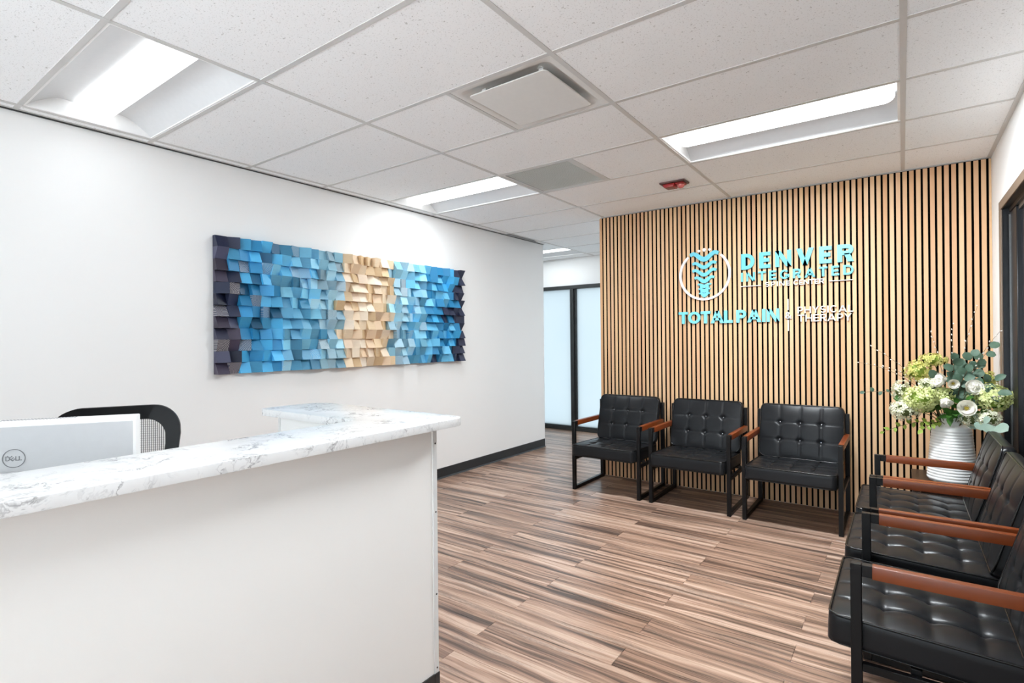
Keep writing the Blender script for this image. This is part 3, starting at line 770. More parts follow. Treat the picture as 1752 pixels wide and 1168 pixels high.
# ------------------------------------------------------------------ lettered sign on the slats
sign = thing('wall_sign', 'raised blue and white letter sign with spine emblem on the slats', 'sign', (-.985, 4.927, 1.80))
SX, SY, SZ = -.985, 4.927, 1.80
def glyph(mb, ch, x, z, W, H, w, y0, y1):
    hw = w * 1.12
    R = lambda a, b, c, d: rect(mb, x + a, x + b, z + c, z + d, y0, y1)
    def par(p): mb.add([(x + a, y0, z + b) for a, b in p] + [(x + a, y1, z + b) for a, b in p], [(0, 1, 2, 3), (7, 6, 5, 4), (0, 4, 5, 1), (1, 5, 6, 2), (2, 6, 7, 3), (3, 7, 4, 0)])
    rib = lambda pts, ww=w: seg2(mb, [(x + a, z + b) for a, b in pts], ww, y0, y1)
    h = w / 2
    if ch in 'EFL':
        R(0, hw, 0, H); R(hw, W, 0, w)
        if ch != 'L': R(hw, W, H - w, H); R(hw, W * .9, H / 2 - h, H / 2 + h)
    elif ch == 'D':
        R(0, hw, 0, H); r = H / 2 - h; k = max(hw, W - h - r)
        rib([(hw, H - h), (k, H - h)] + arc(k, H / 2, W - h - k, r, 88, -88) + [(k, h), (hw, h)])
    elif ch == 'N': R(0, hw * .88, 0, H); R(W - hw * .88, W, 0, H); par([(0, H), (hw * 1.12, H), (W, 0), (W - hw * 1.12, 0)])
    elif ch == 'V': m = W / 2; par([(0, H), (hw * 1.08, H), (m + hw * .5, 0), (m - hw * .5, 0)]); par([(W - hw * 1.08, H), (W, H), (m + hw * .5, 0), (m - hw * .5, 0)])
    elif ch == 'A': m = W / 2; par([(0, 0), (hw * 1.08, 0), (m + hw * .5, H), (m - hw * .5, H)]); par([(W - hw * 1.08, 0), (W, 0), (m + hw * .5, H), (m - hw * .5, H)]); R(W * .24, W * .76, H * .22, H * .22 + w * .9)
    elif ch in 'RP':
        R(0, hw, 0, H); zb = H * (.40 if ch == 'R' else .34); r = (H - zb) / 2 - h; cz = (H + zb) / 2; k = max(hw, W - h - r * 1.1)
        rib([(hw, H - h), (k, H - h)] + arc(k, cz, W - h - k, r, 88, -88) + [(k, zb + h), (hw, zb + h)])
        if ch == 'R': par([(W * .42, zb + w * .4), (W * .42 + hw * 1.1, zb + w * .4), (W * 1.02, 0), (W * 1.02 - hw * 1.2, 0)])
    elif ch == 'T': R(0, W, H - w, H); R(W / 2 - hw / 2, W / 2 + hw / 2, 0, H - w)
    elif ch == 'I': R(0, hw, 0, H)
    elif ch == 'H': R(0, hw, 0, H); R(W - hw, W, 0, H); R(hw, W - hw, H / 2 - h, H / 2 + h)
    elif ch == 'Y': m = W / 2; par([(0, H), (hw * 1.1, H), (m + hw * .5, H * .42), (m - hw * .5, H * .42)]); par([(W - hw * 1.1, H), (W, H), (m + hw * .5, H * .42), (m - hw * .5, H * .42)]); R(m - hw / 2, m + hw / 2, 0, H * .44)
    elif ch == 'O': pts = arc(W / 2, H / 2, W / 2 - h, H / 2 - h, 0, 360, 32); rib(pts)
    elif ch == 'C': rib(arc(W / 2, H / 2, W / 2 - h, H / 2 - h, 42, 318, 26))
    elif ch == 'G': rib(arc(W / 2, H / 2, W / 2 - h, H / 2 - h, 42, 330, 26)); R(W - hw, W, H * .16, H * .5); R(W * .55, W - hw, H * .5 - w, H * .5)
    elif ch == 'S':
        r1 = (H - w) / 4
        rib(arc(W / 2, H - h - r1, W / 2 - h, r1, 30, 270, 14) + arc(W / 2, h + r1, W / 2 - h, r1, 90, -150, 14)[1:])
    elif ch == '&':
        rib([(W * .98, 0), (W * .22, H * .68)] + arc(W * .42, H * .80, W * .20, H * .2 - h, 200, -30, 10) + [(W * .2, H * .44)] + arc(W * .40, H * .25, W * .32, H * .25 - h, 130, 330, 10) + [(W * .92, H * .42)], w)
WID = {'I': None}
def word(txt, x0, x1, z0, z1, w, m, wr, depth=.02):
    """lay the letters of a word between x0 and x1; wr gives relative letter widths"""
    H = z1 - z0; hw = w * 1.12
    ws = [hw if c == 'I' else wr.get(c, wr['*']) * H for c in txt]
    gap = (x1 - x0 - sum(ws)) / (len(txt) - 1); x = x0
    for c, W in zip(txt, ws):
        mb = MB(); glyph(mb, c, x - SX, z0 - SZ, W, H, w, -depth, 0)
        obj('letter', mb, m, sign); x += W + gap
wide = {'*': .80, 'N': .88, 'V': .92, 'E': .64, 'R': .80, 'D': .78}
word('DENVER', -1.117, -.300, 1.957, 2.092, .030, 'sign_blue', wide)
word('INTEGRATED', -1.121, -.300, 1.855, 1.931, .0142, 'sign_blue', {'*': .76, 'G': .94, 'A': .98, 'T': .76, 'E': .70, 'N': .90, 'D': .90})
word('SPINE', -.930, -.742, 1.799, 1.838, .0060, 'sign_white', {'*': .82, 'N': .95, 'E': .72}, .018)
word('CENTER', -.716, -.500, 1.799, 1.838, .0060, 'sign_white', {'*': .82, 'N': .95, 'E': .72, 'C': .95}, .018)
word('TOTAL', -1.666, -1.193, 1.504, 1.613, .0235, 'sign_blue', {'*': .86, 'O': 1.0, 'A': 1.02, 'T': .78, 'L': .66})
word('PAIN', -1.163, -.824, 1.504, 1.613, .0235, 'sign_blue', {'*': .86, 'A': 1.02, 'N': .88, 'P': .74})
word('PHYSICAL', -.688, -.304, 1.566, 1.620, .0074, 'sign_white', {'*': .86, 'S': .72, 'L': .62, 'A': 1.02, 'C': .9, 'P': .72}, .018)
word('THERAPY', -.688, -.316, 1.499, 1.555, .0074, 'sign_white', {'*': .86, 'E': .7, 'A': 1.02, 'P': .72, 'R': .76}, .018)
mb = MB(); glyph(mb, '&', -.779 - SX, 1.527 - SZ, .044, .054, .0080, -.018, 0); obj('ampersand', mb, 'sign_white', sign)
for a, b in ((1.598, 1.688), (1.426, 1.517)): obj('divider_bar', MB().box(-.7615 - SX, -.7545 - SX, -.018, 0, a - SZ, b - SZ), 'sign_white', sign)
for a, b in ((-1.123, -.962), (-.463, -.306)): obj('rule_line', MB().box(a - SX, b - SX, -.018, 0, 1.8115 - SZ, 1.8165 - SZ), 'sign_white', sign)
ECX, ECZ = -1.431 - SX, 1.942 - SZ
mb = MB(); seg2(mb, [(ECX + a, ECZ + b) for a, b in arc(0, 0, .2165, .2205, 131, 131 + 278, 60)], .019, -.019, 0); obj('emblem_ring', mb, 'sign_white', sign)
def vert_(zc, half, up, wc, we):
    """one moustache-shaped vertebra: raised tips, dipping centre"""
    pts = []; ws = []
    for q in range(33):
        s = -1 + q / 16; a = abs(s)
        zz = zc + up * (1 - math.cos(PI * min(1, a / .80))) / 2 - (up * .22 * ((a - .80) / .20) if a > .80 else 0)
        pts.append((ECX + s * half, zz - SZ)); ws.append(wc + (we - wc) * min(1, a / .75) ** 1.2)
    m = MB(); seg2(m, pts, ws, -.022, 0); obj('vertebra', m, 'sign_blue', sign)
for zc, half, up, wc, we in ((2.079, .124, .056, .044, .032), (2.007, .104, .042, .034, .025), (1.941, .104, .044, .033, .025), (1.882, .086, .038, .036, .022), (1.836, .058, .022, .034, .014), (1.796, .052, .020, .036, .013), (1.758, .048, .018, .038, .012)):
    vert_(zc, half, up, wc, we)
for s in (-1, 1):
    m = MB(); seg2(m, [(ECX + s * .028, 1.845 - SZ), (ECX + s * .024, 1.765 - SZ)], [.022, .018], -.0215, 0); obj('spine_column', m, 'sign_blue', sign)
for dx, r, dz in ((-.047, .0115, 0), (0, .0150, .006), (.047, .0115, .004)):
    m = MB(); seg_ = 16; p = [(ECX + dx + r * math.cos(2 * PI * q / seg_), 2.158 + dz - SZ + r * math.sin(2 * PI * q / seg_)) for q in range(seg_)]
    m.prism(p, 'y', -.018, 0); obj('emblem_dot', m, 'sign_white', sign)

# ------------------------------------------------------------------ lounge chairs
def cushion(name, W, Dp, T, sx, sy, tufts, rc=.03, nx=60, ny=48, crown=.014, groove=.006, dimple=.017, spread=.036, skirt_bulge=.008, puff=.010):
    """tufted cushion: plan W x Dp, thickness T, seams at sx / sy, tuft points; top faces +z"""
    V = []; Fc = []
    def plan(i, j):
        a, b = -1 + 2 * i / nx, -1 + 2 * j / ny
        x, y = a * W / 2, b * Dp / 2
        ax, ay = abs(x) - (W / 2 - rc), abs(y) - (Dp / 2 - rc)
        if ax > 0 and ay > 0:
            p, q = ax / rc, ay / rc
            X, Yy = p * math.sqrt(1 - q * q / 2), q * math.sqrt(1 - p * p / 2)
            x = math.copysign(W / 2 - rc + X * rc, x); y = math.copysign(Dp / 2 - rc + Yy * rc, y)
        return x, y
    def hgt(x, y):
        u, w = 2 * x / W, 2 * y / Dp
        h = T + crown * (1 - abs(u) ** 3) * (1 - abs(w) ** 3)
        def cell(v, seams, half):
            e = [-half] + list(seams) + [half]
            for a_, b_ in zip(e, e[1:]):
                if a_ <= v <= b_: f_ = (v - a_) / (b_ - a_); return 4 * f_ * (1 - f_)
            return 0
        h += puff * cell(x, sx, W / 2) ** .6 * cell(y, sy, Dp / 2) ** .6
        inx = 1 if not tufts else max(0, min(1, (1 - abs(u)) * 5)); iny = max(0, min(1, (1 - abs(w)) * 5))
        for s in sx: h -= groove * math.exp(-((x - s) / .0065) ** 2) * iny
        for s in sy: h -= groove * math.exp(-((y - s) / .0065) ** 2) * inx
        for (tx, ty) in tufts:
            d2 = (x - tx) ** 2 + (y - ty) ** 2
            if d2 < .03: h -= dimple * math.exp(-d2 / spread ** 2) + .006 * math.exp(-d2 / .010 ** 2)
        return h
    for j in range(ny + 1):
        for i in range(nx + 1):
            x, y = plan(i, j); V.append((x, y, hgt(x, y)))
    for j in range(ny):
        for i in range(nx):
            k = j * (nx + 1) + i; Fc.append((k, k + 1, k + nx + 2, k + nx + 1))
    rim = [i for i in range(nx + 1)] + [j * (nx + 1) + nx for j in range(1, ny + 1)] + [ny * (nx + 1) + i for i in range(nx - 1, -1, -1)] + [j * (nx + 1) for j in range(ny - 1, 0, -1)]
    loop = [V[k] for k in rim]; prev = rim; n = len(rim)
    for (zf, o_) in ((.93, .003), (.75, skirt_bulge), (.5, skirt_bulge * 1.25), (.22, skirt_bulge), (.06, .003), (0, -.006)):
        base = len(V)
        for (x, y, z) in loop:
            L = math.hypot(x / W, y / Dp) or 1
            nxv, nyv = x / (W / 2), y / (Dp / 2)
            m_ = max(abs(nxv), abs(nyv)); ox = math.copysign(max(0, (abs(nxv) - m_ * .85) / (m_ * .15)), x); oy = math.copysign(max(0, (abs(nyv) - m_ * .85) / (m_ * .15)), y)
            V.append((x + ox * o_, y + oy * o_, z * zf))
        cur = [base + q for q in range(n)]
        for q in range(n): Fc.append((prev[q], cur[q], cur[(q + 1) % n], prev[(q + 1) % n]))
        prev = cur
    Fc.append(tuple(reversed(prev)))
    me = mesh(name, V, Fc, True, 60); me.materials.append(M['leather'])
    pipe = MB().tube([(x, y, z + .001) for x, y, z in loop[::2]], .0042, 6, closed=True).me('piping', smooth=True); pipe.materials.append(M['piping'])
    low = MB().tube([(x * .995, y * .995, .004) for x, y, z in loop[::3]], .0040, 6, closed=True).me('piping', smooth=True); low.materials.append(M['piping'])
    return me, pipe, low, hgt
CW = .6550; TB = .030; TD = .032
def make_chair(label):
    """local -y is the front, origin on the floor at the front face of the front legs"""
    t = thing('lounge_chair', label, 'chair')
    st = M['steel']
    AH = .622
    for s in (-1, 1):
        xa, xb = sorted((s * CW / 2, s * (CW / 2 - TB)))
        obj('leg', MB().box(xa, xb, 0, TD, 0, AH), 'steel', t, bevel=.0018)
        obj('leg', MB().box(xa, xb, .600 - TD, .600, 0, .775), 'steel', t, bevel=.0018)
        obj('floor_rail', MB().box(xa + .001, xb - .001, TD, .600 - TD, .0, .030), 'steel', t, bevel=.0018)
        obj('arm_rail', MB().box(xa + .0005, xb - .0005, TD, .063, AH - .038, AH), 'steel', t, bevel=.0018)
        obj('armrest', MB().box(xa - .002, xb + .002, .061, .600 - TD, AH - .041, AH + .002), 'arm', t, bevel=.004, bseg=2)
        obj('side_rail', MB().box(xa + .003, xb - .003, TD, .600 - TD, .270, .297), 'steel', t, bevel=.0018)
    xi = CW / 2 - TB
    obj('seat_rail', MB().box(-xi, xi, .16, .19, .290, .312), 'steel', t, bevel=.0018)
    obj('seat_rail', MB().box(-xi, xi, .44, .47, .278, .302), 'steel', t, bevel=.0018)
    obj('back_rail', MB().box(-xi, xi, .600 - TD, .600 - TD + .025, .715, .745), 'steel', t, bevel=.0018)
    SW = 2 * xi - .010
    sd = .560
    gx = [-SW / 4, 0, SW / 4]; gy = [-sd / 2 + .155, -sd / 2 + .285, -sd / 2 + .415]
    if 'seat' not in _cush: _cush['seat'] = cushion('seat_cushion', SW, sd, .098, gx, gy, [(a, b) for a in gx for b in gy], skirt_bulge=.003, dimple=.009, groove=.005, puff=.0055)
    me, pipe, low, hg = _cush['seat']
    c = link('seat_cushion', me, None, t, (0, -.070 + sd / 2, .314), (math.radians(-2.2), 0, 0))
    link('piping', pipe, None, c); link('piping', low, None, c)
    BH = .425
    bx = [-SW / 4, 0, SW / 4]; by = [-BH / 2 + BH * .335, -BH / 2 + BH * .665]
    if 'back' not in _cush: _cush['back'] = cushion('back_cushion', SW, BH, .052, bx, by, [(a, b) for a in bx for b in by], rc=.045, crown=.018, dimple=.013, groove=.0036, spread=.020, puff=.0022)
    me, pipe, low, hg = _cush['back']
    tilt = math.radians(90 - 15.5)
    # cushion local +z faces the front; local +y runs up the back
    c = link('back_cushion', me, None, t, (0, .5390, .606), (tilt, 0, 0))
    link('piping', pipe, None, c); link('piping', low, None, c)
    for a in bx:
        for b in by:
            bm_ = _cush.get('btn')
            if bm_ is None:
                bm_ = MB().ball((0, 0, 0), .0085, 1, 1, .6, 12, 7).me('button', smooth=True); bm_.materials.append(M['button']); _cush['btn'] = bm_
            link('button', bm_, None, c, (a, b, hg(a, b) + .0045))
    sh = obj('back_shell', MB().box(-SW / 2 + .01, SW / 2 - .01, -BH / 2 + .01, BH / 2 - .012, -.014, -.002), 'chair_black', t, bevel=.004)
    sh.location = (0, .5390, .606); sh.rotation_euler = (tilt, 0, 0)
    return t
_cush = {}
first = make_chair('x')
GA, GB = 'black lounge chairs along the slatted wall', 'black lounge chairs along the glazed side'
spots = [(-2.133, 4.303, 0, 'black tufted lounge chair against the slats, nearest the corridor', GA), (-1.400, 4.303, 0, 'black tufted lounge chair in the middle of the slatted wall row', GA),
         (-.662, 4.297, 0, 'black tufted lounge chair against the slats, nearest the white vase', GA),
         (-.150, 3.815, -PI / 2, 'black tufted lounge chair facing the desk, right in front of the white vase', GB), (-.150, 3.140, -PI / 2, 'black tufted lounge chair facing the desk, middle one of three', GB),
         (-.147, 2.428, -PI / 2, 'black tufted lounge chair facing the desk, nearest and cut by the frame', GB)]
for q, (x, y, rz, lab, g) in enumerate(spots):
    c = first if q == 0 else copy_tree(first)
    c.location = (x, y, 0); c.rotation_euler = (0, 0, rz); c['label'] = lab; c['group'] = g

# ------------------------------------------------------------------ side table, vase, flowers
TT = .418
t = thing('side_table', 'small dark wood side table under the white vase', 'table', (.257, 4.585, 0))
obj('table_top', MB().box(-.212, .212, -.235, .235, TT - .030, TT), 'darkwood', t, bevel=.003)
for sx in (-1, 1):
    for sy in (-1, 1): obj('leg', MB().box(sx * .190 - .020, sx * .190 + .020, sy * .213 - .020, sy * .213 + .020, 0, TT - .030), 'darkwood', t, bevel=.002)
obj('shelf', MB().box(-.188, .188, -.21, .21, .12, .14), 'darkwood', t, bevel=.002)
for sy in (-1, 1): obj('apron', MB().box(-.168, .168, sy * .213 - .010, sy * .213 + .010, TT - .11, TT - .030), 'darkwood', t)
VX, VY, VB, VT = .256, 4.53, TT + .0005, .858
prof = [(.105, 0), (.120, .004), (.1285, .016)]
nr = 18
for q in range(nr * 6 + 1):
    u = q / (nr * 6); z = .018 + u * .330
    R = .1295 - .028 * u ** 1.15 + .0034 * abs(math.sin(PI * nr * u)) ** .7
    prof.append((R, z))
prof += [(.101, .356), (.092, .366), (.074, .373), (.060, .378), (.0565, .388), (.0550, .425), (.0565, .437), (.0570, .440), (.0520, .440), (.0500, .425), (.0505, .385), (.06, .36), (.09, .30), (.10, .05), (.02, .03)]
v_ = obj('vase', MB().lathe(prof, 56), 'vase', None, smooth=True, auto=70)
v_.location = (VX, VY, VB); tag(v_, 'tall ribbed white ceramic vase on the dark side table', 'vase')
VM = Vector((VX, VY, VB + .425))
def curve(p0, p1, p2, n=8): return [p0 * (1 - u) ** 2 + p1 * 2 * u * (1 - u) + p2 * u ** 2 for u in [q / n for q in range(n + 1)]]
def stem_path(tip, lift=.5, n=8):
    tip = Vector(tip); off = Vector((tip.x - VX, tip.y - VY, 0)); L = off.length or 1
    p0 = VM + off / L * min(.032, L * .2) + Vector((0, 0, -.10))
    mid = VM + off * .25 + Vector((0, 0, max(.03, (tip.z - VM.z) * lift)))
    return curve(p0, mid, tip, n)
def petal_mesh(L, W, cup, fold=.25):
    mb = MB(); N, K = 7, 6; v = []
    for i in range(N + 1):
        u = i / N; wd = W * (math.sin(PI * min(1, u ** .75 * .92)) ** .8 + .03) / 2
        for k in range(K + 1):
            s = -1 + 2 * k / K
            v.append((s * wd, L * u * math.cos(cup * u), L * u * math.sin(cup * u) + fold * wd * s * s + .0015 * math.sin(9 * s + 7 * u)))
    mb.add(v, [(i * (K + 1) + k, i * (K + 1) + k + 1, (i + 1) * (K + 1) + k + 1, (i + 1) * (K + 1) + k) for i in range(N) for k in range(K)])
    return mb.me('petal', smooth=True)
PM = {'open': petal_mesh(.040, .046, .55), 'mid': petal_mesh(.036, .044, 1.0), 'cup': petal_mesh(.046, .050, 1.35, .35)}
for k in PM: PM[k].materials.append(M['petal'])
def flower(pos, face, size, style, label):
    size *= 1.22
    pos = Vector(pos); t = thing('white_flower', label, 'flower', pos, 0, 'white blooms in the vase')
    face = Vector(face).normalized(); rot = face.to_track_quat('Z', 'Y').to_matrix().to_4x4()
    def petals(kind, n, el, s, off):
        for q in range(n):
            m = rot @ Matrix.Rotation(2 * PI * q / n + off, 4, 'Z') @ Matrix.Rotation(el, 4, 'X') @ Matrix.Scale(s, 4)
            o = link('petal', PM[kind], None, t); o.matrix_local = m
    if style == 'open': petals('open', 6, math.radians(6), size, 0); petals('open', 6, math.radians(16), size * .86, .5)
    elif style == 'full': petals('open', 6, math.radians(15), size, 0); petals('mid', 6, math.radians(30), size * .9, .5); petals('cup', 6, math.radians(52), size * .72, .2)
    else: petals('cup', 5, math.radians(18), size, 0); petals('cup', 4, math.radians(32), size * .9, .6)
    c = MB().ball((0, 0, .006), .008 * size, 1, 1, .7, 10, 6)
    for q in range(14): a = 2 * PI * q / 14; c.ball((.011 * size * math.cos(a), .011 * size * math.sin(a), .008), .0018 * size, seg=5, rings=3)
    o = obj('flower_centre', c, 'pollen', t, smooth=True); o.matrix_local = rot
    pth = stem_path(pos - face * .006, .45); obj('stem', MB().tube([p - pos for p in pth], .0022, 6), 'stem', t, smooth=True)
    return t
# positions are (x, y, z) in the room
flower((.212, 4.42, 1.076), (-.75, -.6, .35), 1.35, 'full', 'white bloom facing the desk, upper one over the vase')
flower((.258, 4.40, 1.070), (.1, -.9, -.1), .80, 'open', 'small white bloom below the eucalyptus, among larger blooms')
flower((.350, 4.41, 1.043), (.25, -.9, .25), 1.35, 'full', 'large white bloom under the eucalyptus leaves')
flower((.408, 4.43, 1.035), (.5, -.8, .2), .95, 'full', 'white bloom half behind a large one, at the glazed side')
flower((.232, 4.365, .925), (-.35, -.8, .75), 1.15, 'cup', 'cup-shaped white bloom just above the vase mouth')
flower((.318, 4.345, .922), (.0, -1, .18), 1.25, 'open', 'open white bloom with a yellow centre above the vase mouth')
def cluster(name, pos, rx, rz, n, fr, m, label, cat='flower', seed=1, group='flower heads in the vase', stemr=.0025):
    pos = Vector(pos); t = thing(name, label, cat, pos, 0, group); R_ = random.Random(seed); mb = MB(); rx *= 1.16; rz *= 1.16; n = int(n * 1.35)
    for q in range(n):
        d = Vector((R_.gauss(0, 1), R_.gauss(0, 1), R_.gauss(0, 1))).normalized(); r = R_.uniform(.72, 1.0)
        c = Vector((d.x * rx * r, d.y * rx * .8 * r, d.z * rz * r)); a = d.cross(Vector((.3, .2, 1))).normalized(); b = d.cross(a)
        s = fr * R_.uniform(.7, 1.25); th = R_.uniform(0, PI)
        for w in range(4):
            e = a * math.cos(th + w * PI / 2) + b * math.sin(th + w * PI / 2); g = d.cross(e)
            p = c + e * s * .12
            mb.add([p, p + e * s * .6 + g * s * .42 + d * s * .12, p + e * s * 1.05 + d * s * .28, p + e * s * .6 - g * s * .42 + d * s * .12], [(0, 1, 2, 3)])
        mb.ball(c + d * s * .1, s * .18, seg=5, rings=3)
    o = obj('florets', mb, m, t); o['kind'] = 'stuff'
    inner = MB().ball((0, 0, 0), 1, rx * .62, rx * .5, rz * .62, 10, 7); obj('flower_core', inner, 'lightgreen' if m != 'cream' else 'stem', t, smooth=True)
    obj('stem', MB().tube([p - pos for p in stem_path(pos, .4)], stemr, 6), 'stem', t, smooth=True)
    return t
cluster('hydrangea', (.095, 4.385, .965), .085, .075, 110, .020, 'lime', 'lime green hydrangea head over the shoulder of the vase, desk side', seed=3)
cluster('hydrangea', (.135, 4.44, 1.055), .050, .035, 46, .015, 'cream', 'white floret cluster tucked below the upper white bloom', seed=4)
cluster('hydrangea', (.010, 4.40, .885), .078, .062, 130, .013, 'cream', 'white floret cluster hanging lowest at the desk side of the vase', seed=5)
cluster('hydrangea', (-.010, 4.46, 1.010), .048, .060, 50, .015, 'cream', 'white leafy floret cluster at the far desk side edge', seed=6)
cluster('hydrangea', (.450, 4.40, .985), .080, .072, 100, .020, 'lime', 'lime green hydrangea head at the glazed side of the vase', seed=7)
cluster('hydrangea', (.425, 4.33, .860), .055, .058, 100, .011, 'cream', 'cream floret cluster hanging at the glazed side of the vase', seed=8)
cluster('hydrangea', (.342, 4.38, .852), .055, .045, 90, .010, 'cream', 'greenish cream floret cluster at the vase neck', seed=9)
cluster('sedum', (.082, 4.50, 1.140), .072, .065, 120, .012, 'olive', 'yellow green sedum head, lower of the two beside the willow', seed=10)
cluster('sedum', (.165, 4.53, 1.212), .072, .040, 100, .012, 'olive', 'yellow green sedum head, topmost beside the eucalyptus', seed=11)
cluster('hydrangea', (.205, 4.43, .985), .055, .048, 60, .018, 'lime', 'lime green florets filling the centre behind the cup-shaped bloom', seed=12)
cluster('hydrangea', (.385, 4.45, .985), .050, .045, 56, .018, 'lime', 'lime green florets between the white blooms, glazed side', seed=13)
cluster('hydrangea', (.040, 4.43, .930), .050, .045, 60, .014, 'cream', 'white floret cluster between the lime head and the desk side edge', seed=14)
cluster('sedum', (.440, 4.50, 1.085), .045, .055, 90, .010, 'olive', 'pale sedum head under the tall eucalyptus beside the white wall', seed=15)
def leaf_mesh(L, W, fold, round_=True, bend=.2):
    mb = MB(); N, K = 6, 4; v = []
    for i in range(N + 1):
        u = i / N; wd = W / 2 * (math.sqrt(max(0, 1 - (2 * u - 1) ** 2)) if round_ else math.sin(PI * u ** .85) ** 1.1)
        for k in range(K + 1):
            s = -1 + 2 * k / K; v.append((s * wd, L * u, fold * abs(s) * wd - bend * L * u * u))
    mb.add(v, [(i * (K + 1) + k, i * (K + 1) + k + 1, (i + 1) * (K + 1) + k + 1, (i + 1) * (K + 1) + k) for i in range(N) for k in range(K)])
    return mb.me('leaf', smooth=True)
LMs = {}
def leafm(kind, m):
    if (kind, m) not in LMs:
        LMs[(kind, m)] = {'round': leaf_mesh(.058, .055, .15), 'oval': leaf_mesh(.066, .042, .22), 'small': leaf_mesh(.030, .024, .2), 'long': leaf_mesh(.075, .034, .25, False), 'ivy': leaf_mesh(.034, .022, .2, False)}[kind]
        LMs[(kind, m)].materials.append(M[m])
    return LMs[(kind, m)]
def branch(name, tip, label, cat, m, kind, nl, spread=1.0, seed=1, lift=.6, start=.42, scale=1.0, stem='twig', group='greenery in the vase', r=.0017, face=None):
    tip = Vector(tip); t = thing(name, label, cat, tip, 0, group); R_ = random.Random(seed)
    pth = stem_path(tip, lift, 14); st = MB().tube([p - tip for p in pth], [r * 1.5 - r * .8 * q / 14 for q in range(15)], 6); obj('stem', st, stem, t, smooth=True)
    for q in range(nl):
        u = start + (1 - start) * q / max(1, nl - 1); f_ = u * 14; i = min(13, int(f_)); p = pth[i].lerp(pth[i + 1], f_ - i); d = (pth[i + 1] - pth[i]).normalized()
        side = 1 if q % 2 else -1
        a = d.cross(Vector((0, -1, .15))).normalized() * side
        y = (a * spread + d * .7 + Vector((R_.uniform(-.3, .3), R_.uniform(-.5, .1), R_.uniform(-.3, .3)))).normalized()
        if q == nl - 1: y = d
        z = (Vector(face) if face else Vector((R_.uniform(-.5, .5), -1, R_.uniform(.1, .9)))); x = y.cross(z).normalized(); z = x.cross(y)
        s = scale * R_.uniform(.78, 1.12)
        o = link('leaf', leafm(kind, m), None, t); o.matrix_local = Matrix(((x.x * s, y.x * s, z.x * s, (p - tip).x), (x.y * s, y.y * s, z.y * s, (p - tip).y), (x.z * s, y.z * s, z.z * s, (p - tip).z), (0, 0, 0, 1)))
    return t
branch('eucalyptus', (.270, 4.47, 1.215), 'eucalyptus sprig with round leaves at the top, desk side of the crest', 'greenery', 'euca', 'round', 7, seed=31)
branch('eucalyptus', (.390, 4.46, 1.185), 'eucalyptus sprig with round leaves above the large white bloom', 'greenery', 'euca', 'round', 8, seed=32)
branch('eucalyptus', (.455, 4.40, 1.10), 'eucalyptus sprig with grey green leaves near the dark glazing', 'greenery', 'euca', 'oval', 8, seed=33)
branch('eucalyptus', (.462, 4.60, 1.290), 'tall eucalyptus sprig reaching highest beside the white wall', 'greenery', 'euca', 'round', 7, seed=34, scale=.9)
branch('eucalyptus', (.440, 4.20, .842), 'silver leaf sprig drooping towards the dark glazing', 'greenery', 'silver', 'round', 7, seed=35, lift=1.6, scale=1.15)
branch('eucalyptus', (.170, 4.42, 1.105), 'eucalyptus sprig with pale leaves behind the upper white bloom', 'greenery', 'euca', 'round', 5, seed=36)
branch('eucalyptus', (-.215, 4.47, .985), 'thin sprig of small dark leaves reaching out towards the third chair', 'greenery', 'euca', 'small', 9, seed=37, lift=1.4)
branch('foliage_sprig', (.235, 4.36, .868), 'glossy dark green leaves at the vase mouth', 'greenery', 'green', 'long', 7, seed=38, start=.55, scale=1.0, stem='stem', lift=1.0)
branch('foliage_sprig', (.315, 4.40, .965), 'green leaves between the white blooms over the vase', 'greenery', 'green', 'long', 7, seed=39, stem='stem')
branch('foliage_sprig', (.020, 4.47, .955), 'green leaves behind the white clusters, desk side of the vase', 'greenery', 'green', 'oval', 9, seed=40, stem='stem', lift=1.1)
branch('foliage_sprig', (.130, 4.50, 1.03), 'green leaves under the sedum heads', 'greenery', 'green', 'oval', 8, seed=41, stem='stem')
branch('trailing_vine', (.100, 4.33, .770), 'light green vine hanging before the vase shoulder', 'greenery', 'lightgreen', 'ivy', 9, seed=42, stem='stem', lift=3.2, start=.5, scale=1.15)
branch('trailing_vine', (-.105, 4.40, .730), 'light green vine hanging lowest towards the third chair', 'greenery', 'lightgreen', 'ivy', 11, seed=43, stem='stem', lift=2.4, start=.4)
branch('foliage_sprig', (.440, 4.44, .930), 'green leaves under the lime hydrangea, glazed side', 'greenery', 'green', 'oval', 8, seed=44, stem='stem')
branch('eucalyptus', (.462, 4.33, 1.03), 'eucalyptus sprig bending over the lime hydrangea', 'greenery', 'euca', 'oval', 7, seed=45, lift=1.0)
branch('eucalyptus', (.330, 4.43, 1.150), 'eucalyptus sprig in the middle of the crest, before the sedum', 'greenery', 'euca', 'round', 8, seed=46)
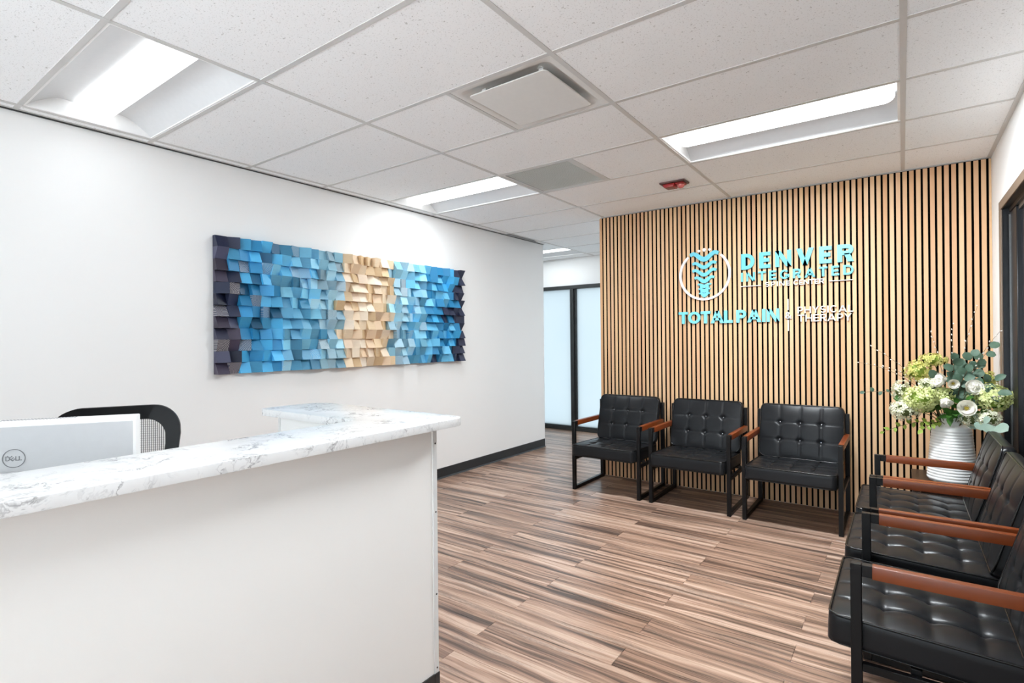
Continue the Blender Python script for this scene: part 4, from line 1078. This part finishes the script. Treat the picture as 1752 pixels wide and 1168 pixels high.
branch('eucalyptus', (.365, 4.52, 1.240), 'eucalyptus sprig rising behind the crest of blooms', 'greenery', 'euca', 'round', 8, seed=47)
branch('eucalyptus', (.300, 4.50, 1.160), 'eucalyptus sprig standing behind the small white bloom', 'greenery', 'euca', 'oval', 8, seed=48)
branch('foliage_sprig', (.262, 4.375, .880), 'broad green leaves under the open white bloom', 'greenery', 'green', 'long', 8, seed=49, start=.5, stem='stem', lift=1.0)
def willow(tip, label, seed, lift=.55, n=9):
    tip = Vector(tip); t = thing('willow_branch', label, 'branch', tip, 0, 'willow branches in the vase'); R_ = random.Random(seed)
    pth = stem_path(tip, lift, 14); obj('stem', MB().tube([p - tip for p in pth], [.0024 - .0017 * q / 14 for q in range(15)], 6), 'twig', t, smooth=True)
    mb = MB()
    for q in range(n):
        u = .48 + .52 * q / (n - 1); f_ = u * 14; i = min(13, int(f_)); p = pth[i].lerp(pth[i + 1], f_ - i) - tip; d = (pth[i + 1] - pth[i]).normalized()
        sd = Vector((R_.uniform(-1, 1), R_.uniform(-1, .3), R_.uniform(-.3, 1))).normalized(); L = R_.uniform(.006, .011)
        ax = (d + sd * .6).normalized(); base = p + sd * .003
        mb.tube([base, base + ax * L * .5, base + ax * L, base + ax * L * 1.5], [.0012, .0040, .0038, .0006], 6)
    o = obj('catkins', mb, 'catkin', t, smooth=True); o['kind'] = 'stuff'
willow((-.170, 4.45, 1.300), 'willow branch arching widest and high towards the third chair', 51)
willow((-.245, 4.42, 1.195), 'willow branch reaching farthest out at mid height', 52, .8)
willow((-.105, 4.44, 1.165), 'short willow branch below the widest arching one', 53, .8)
willow((.155, 4.55, 1.395), 'thin willow branch rising above the sedum heads', 54)
willow((.270, 4.56, 1.445), 'straight willow branch leaning a little to the desk side', 55)
willow((.395, 4.58, 1.560), 'tallest willow branch standing over the eucalyptus', 56)
willow((.478, 4.36, 1.395), 'willow branch crossing in front of the dark glazing, high', 57)
willow((.478, 4.28, 1.010), 'willow branch bending low towards the dark glazing', 58, .9)
print('planks', npl, 'slats', nsl)
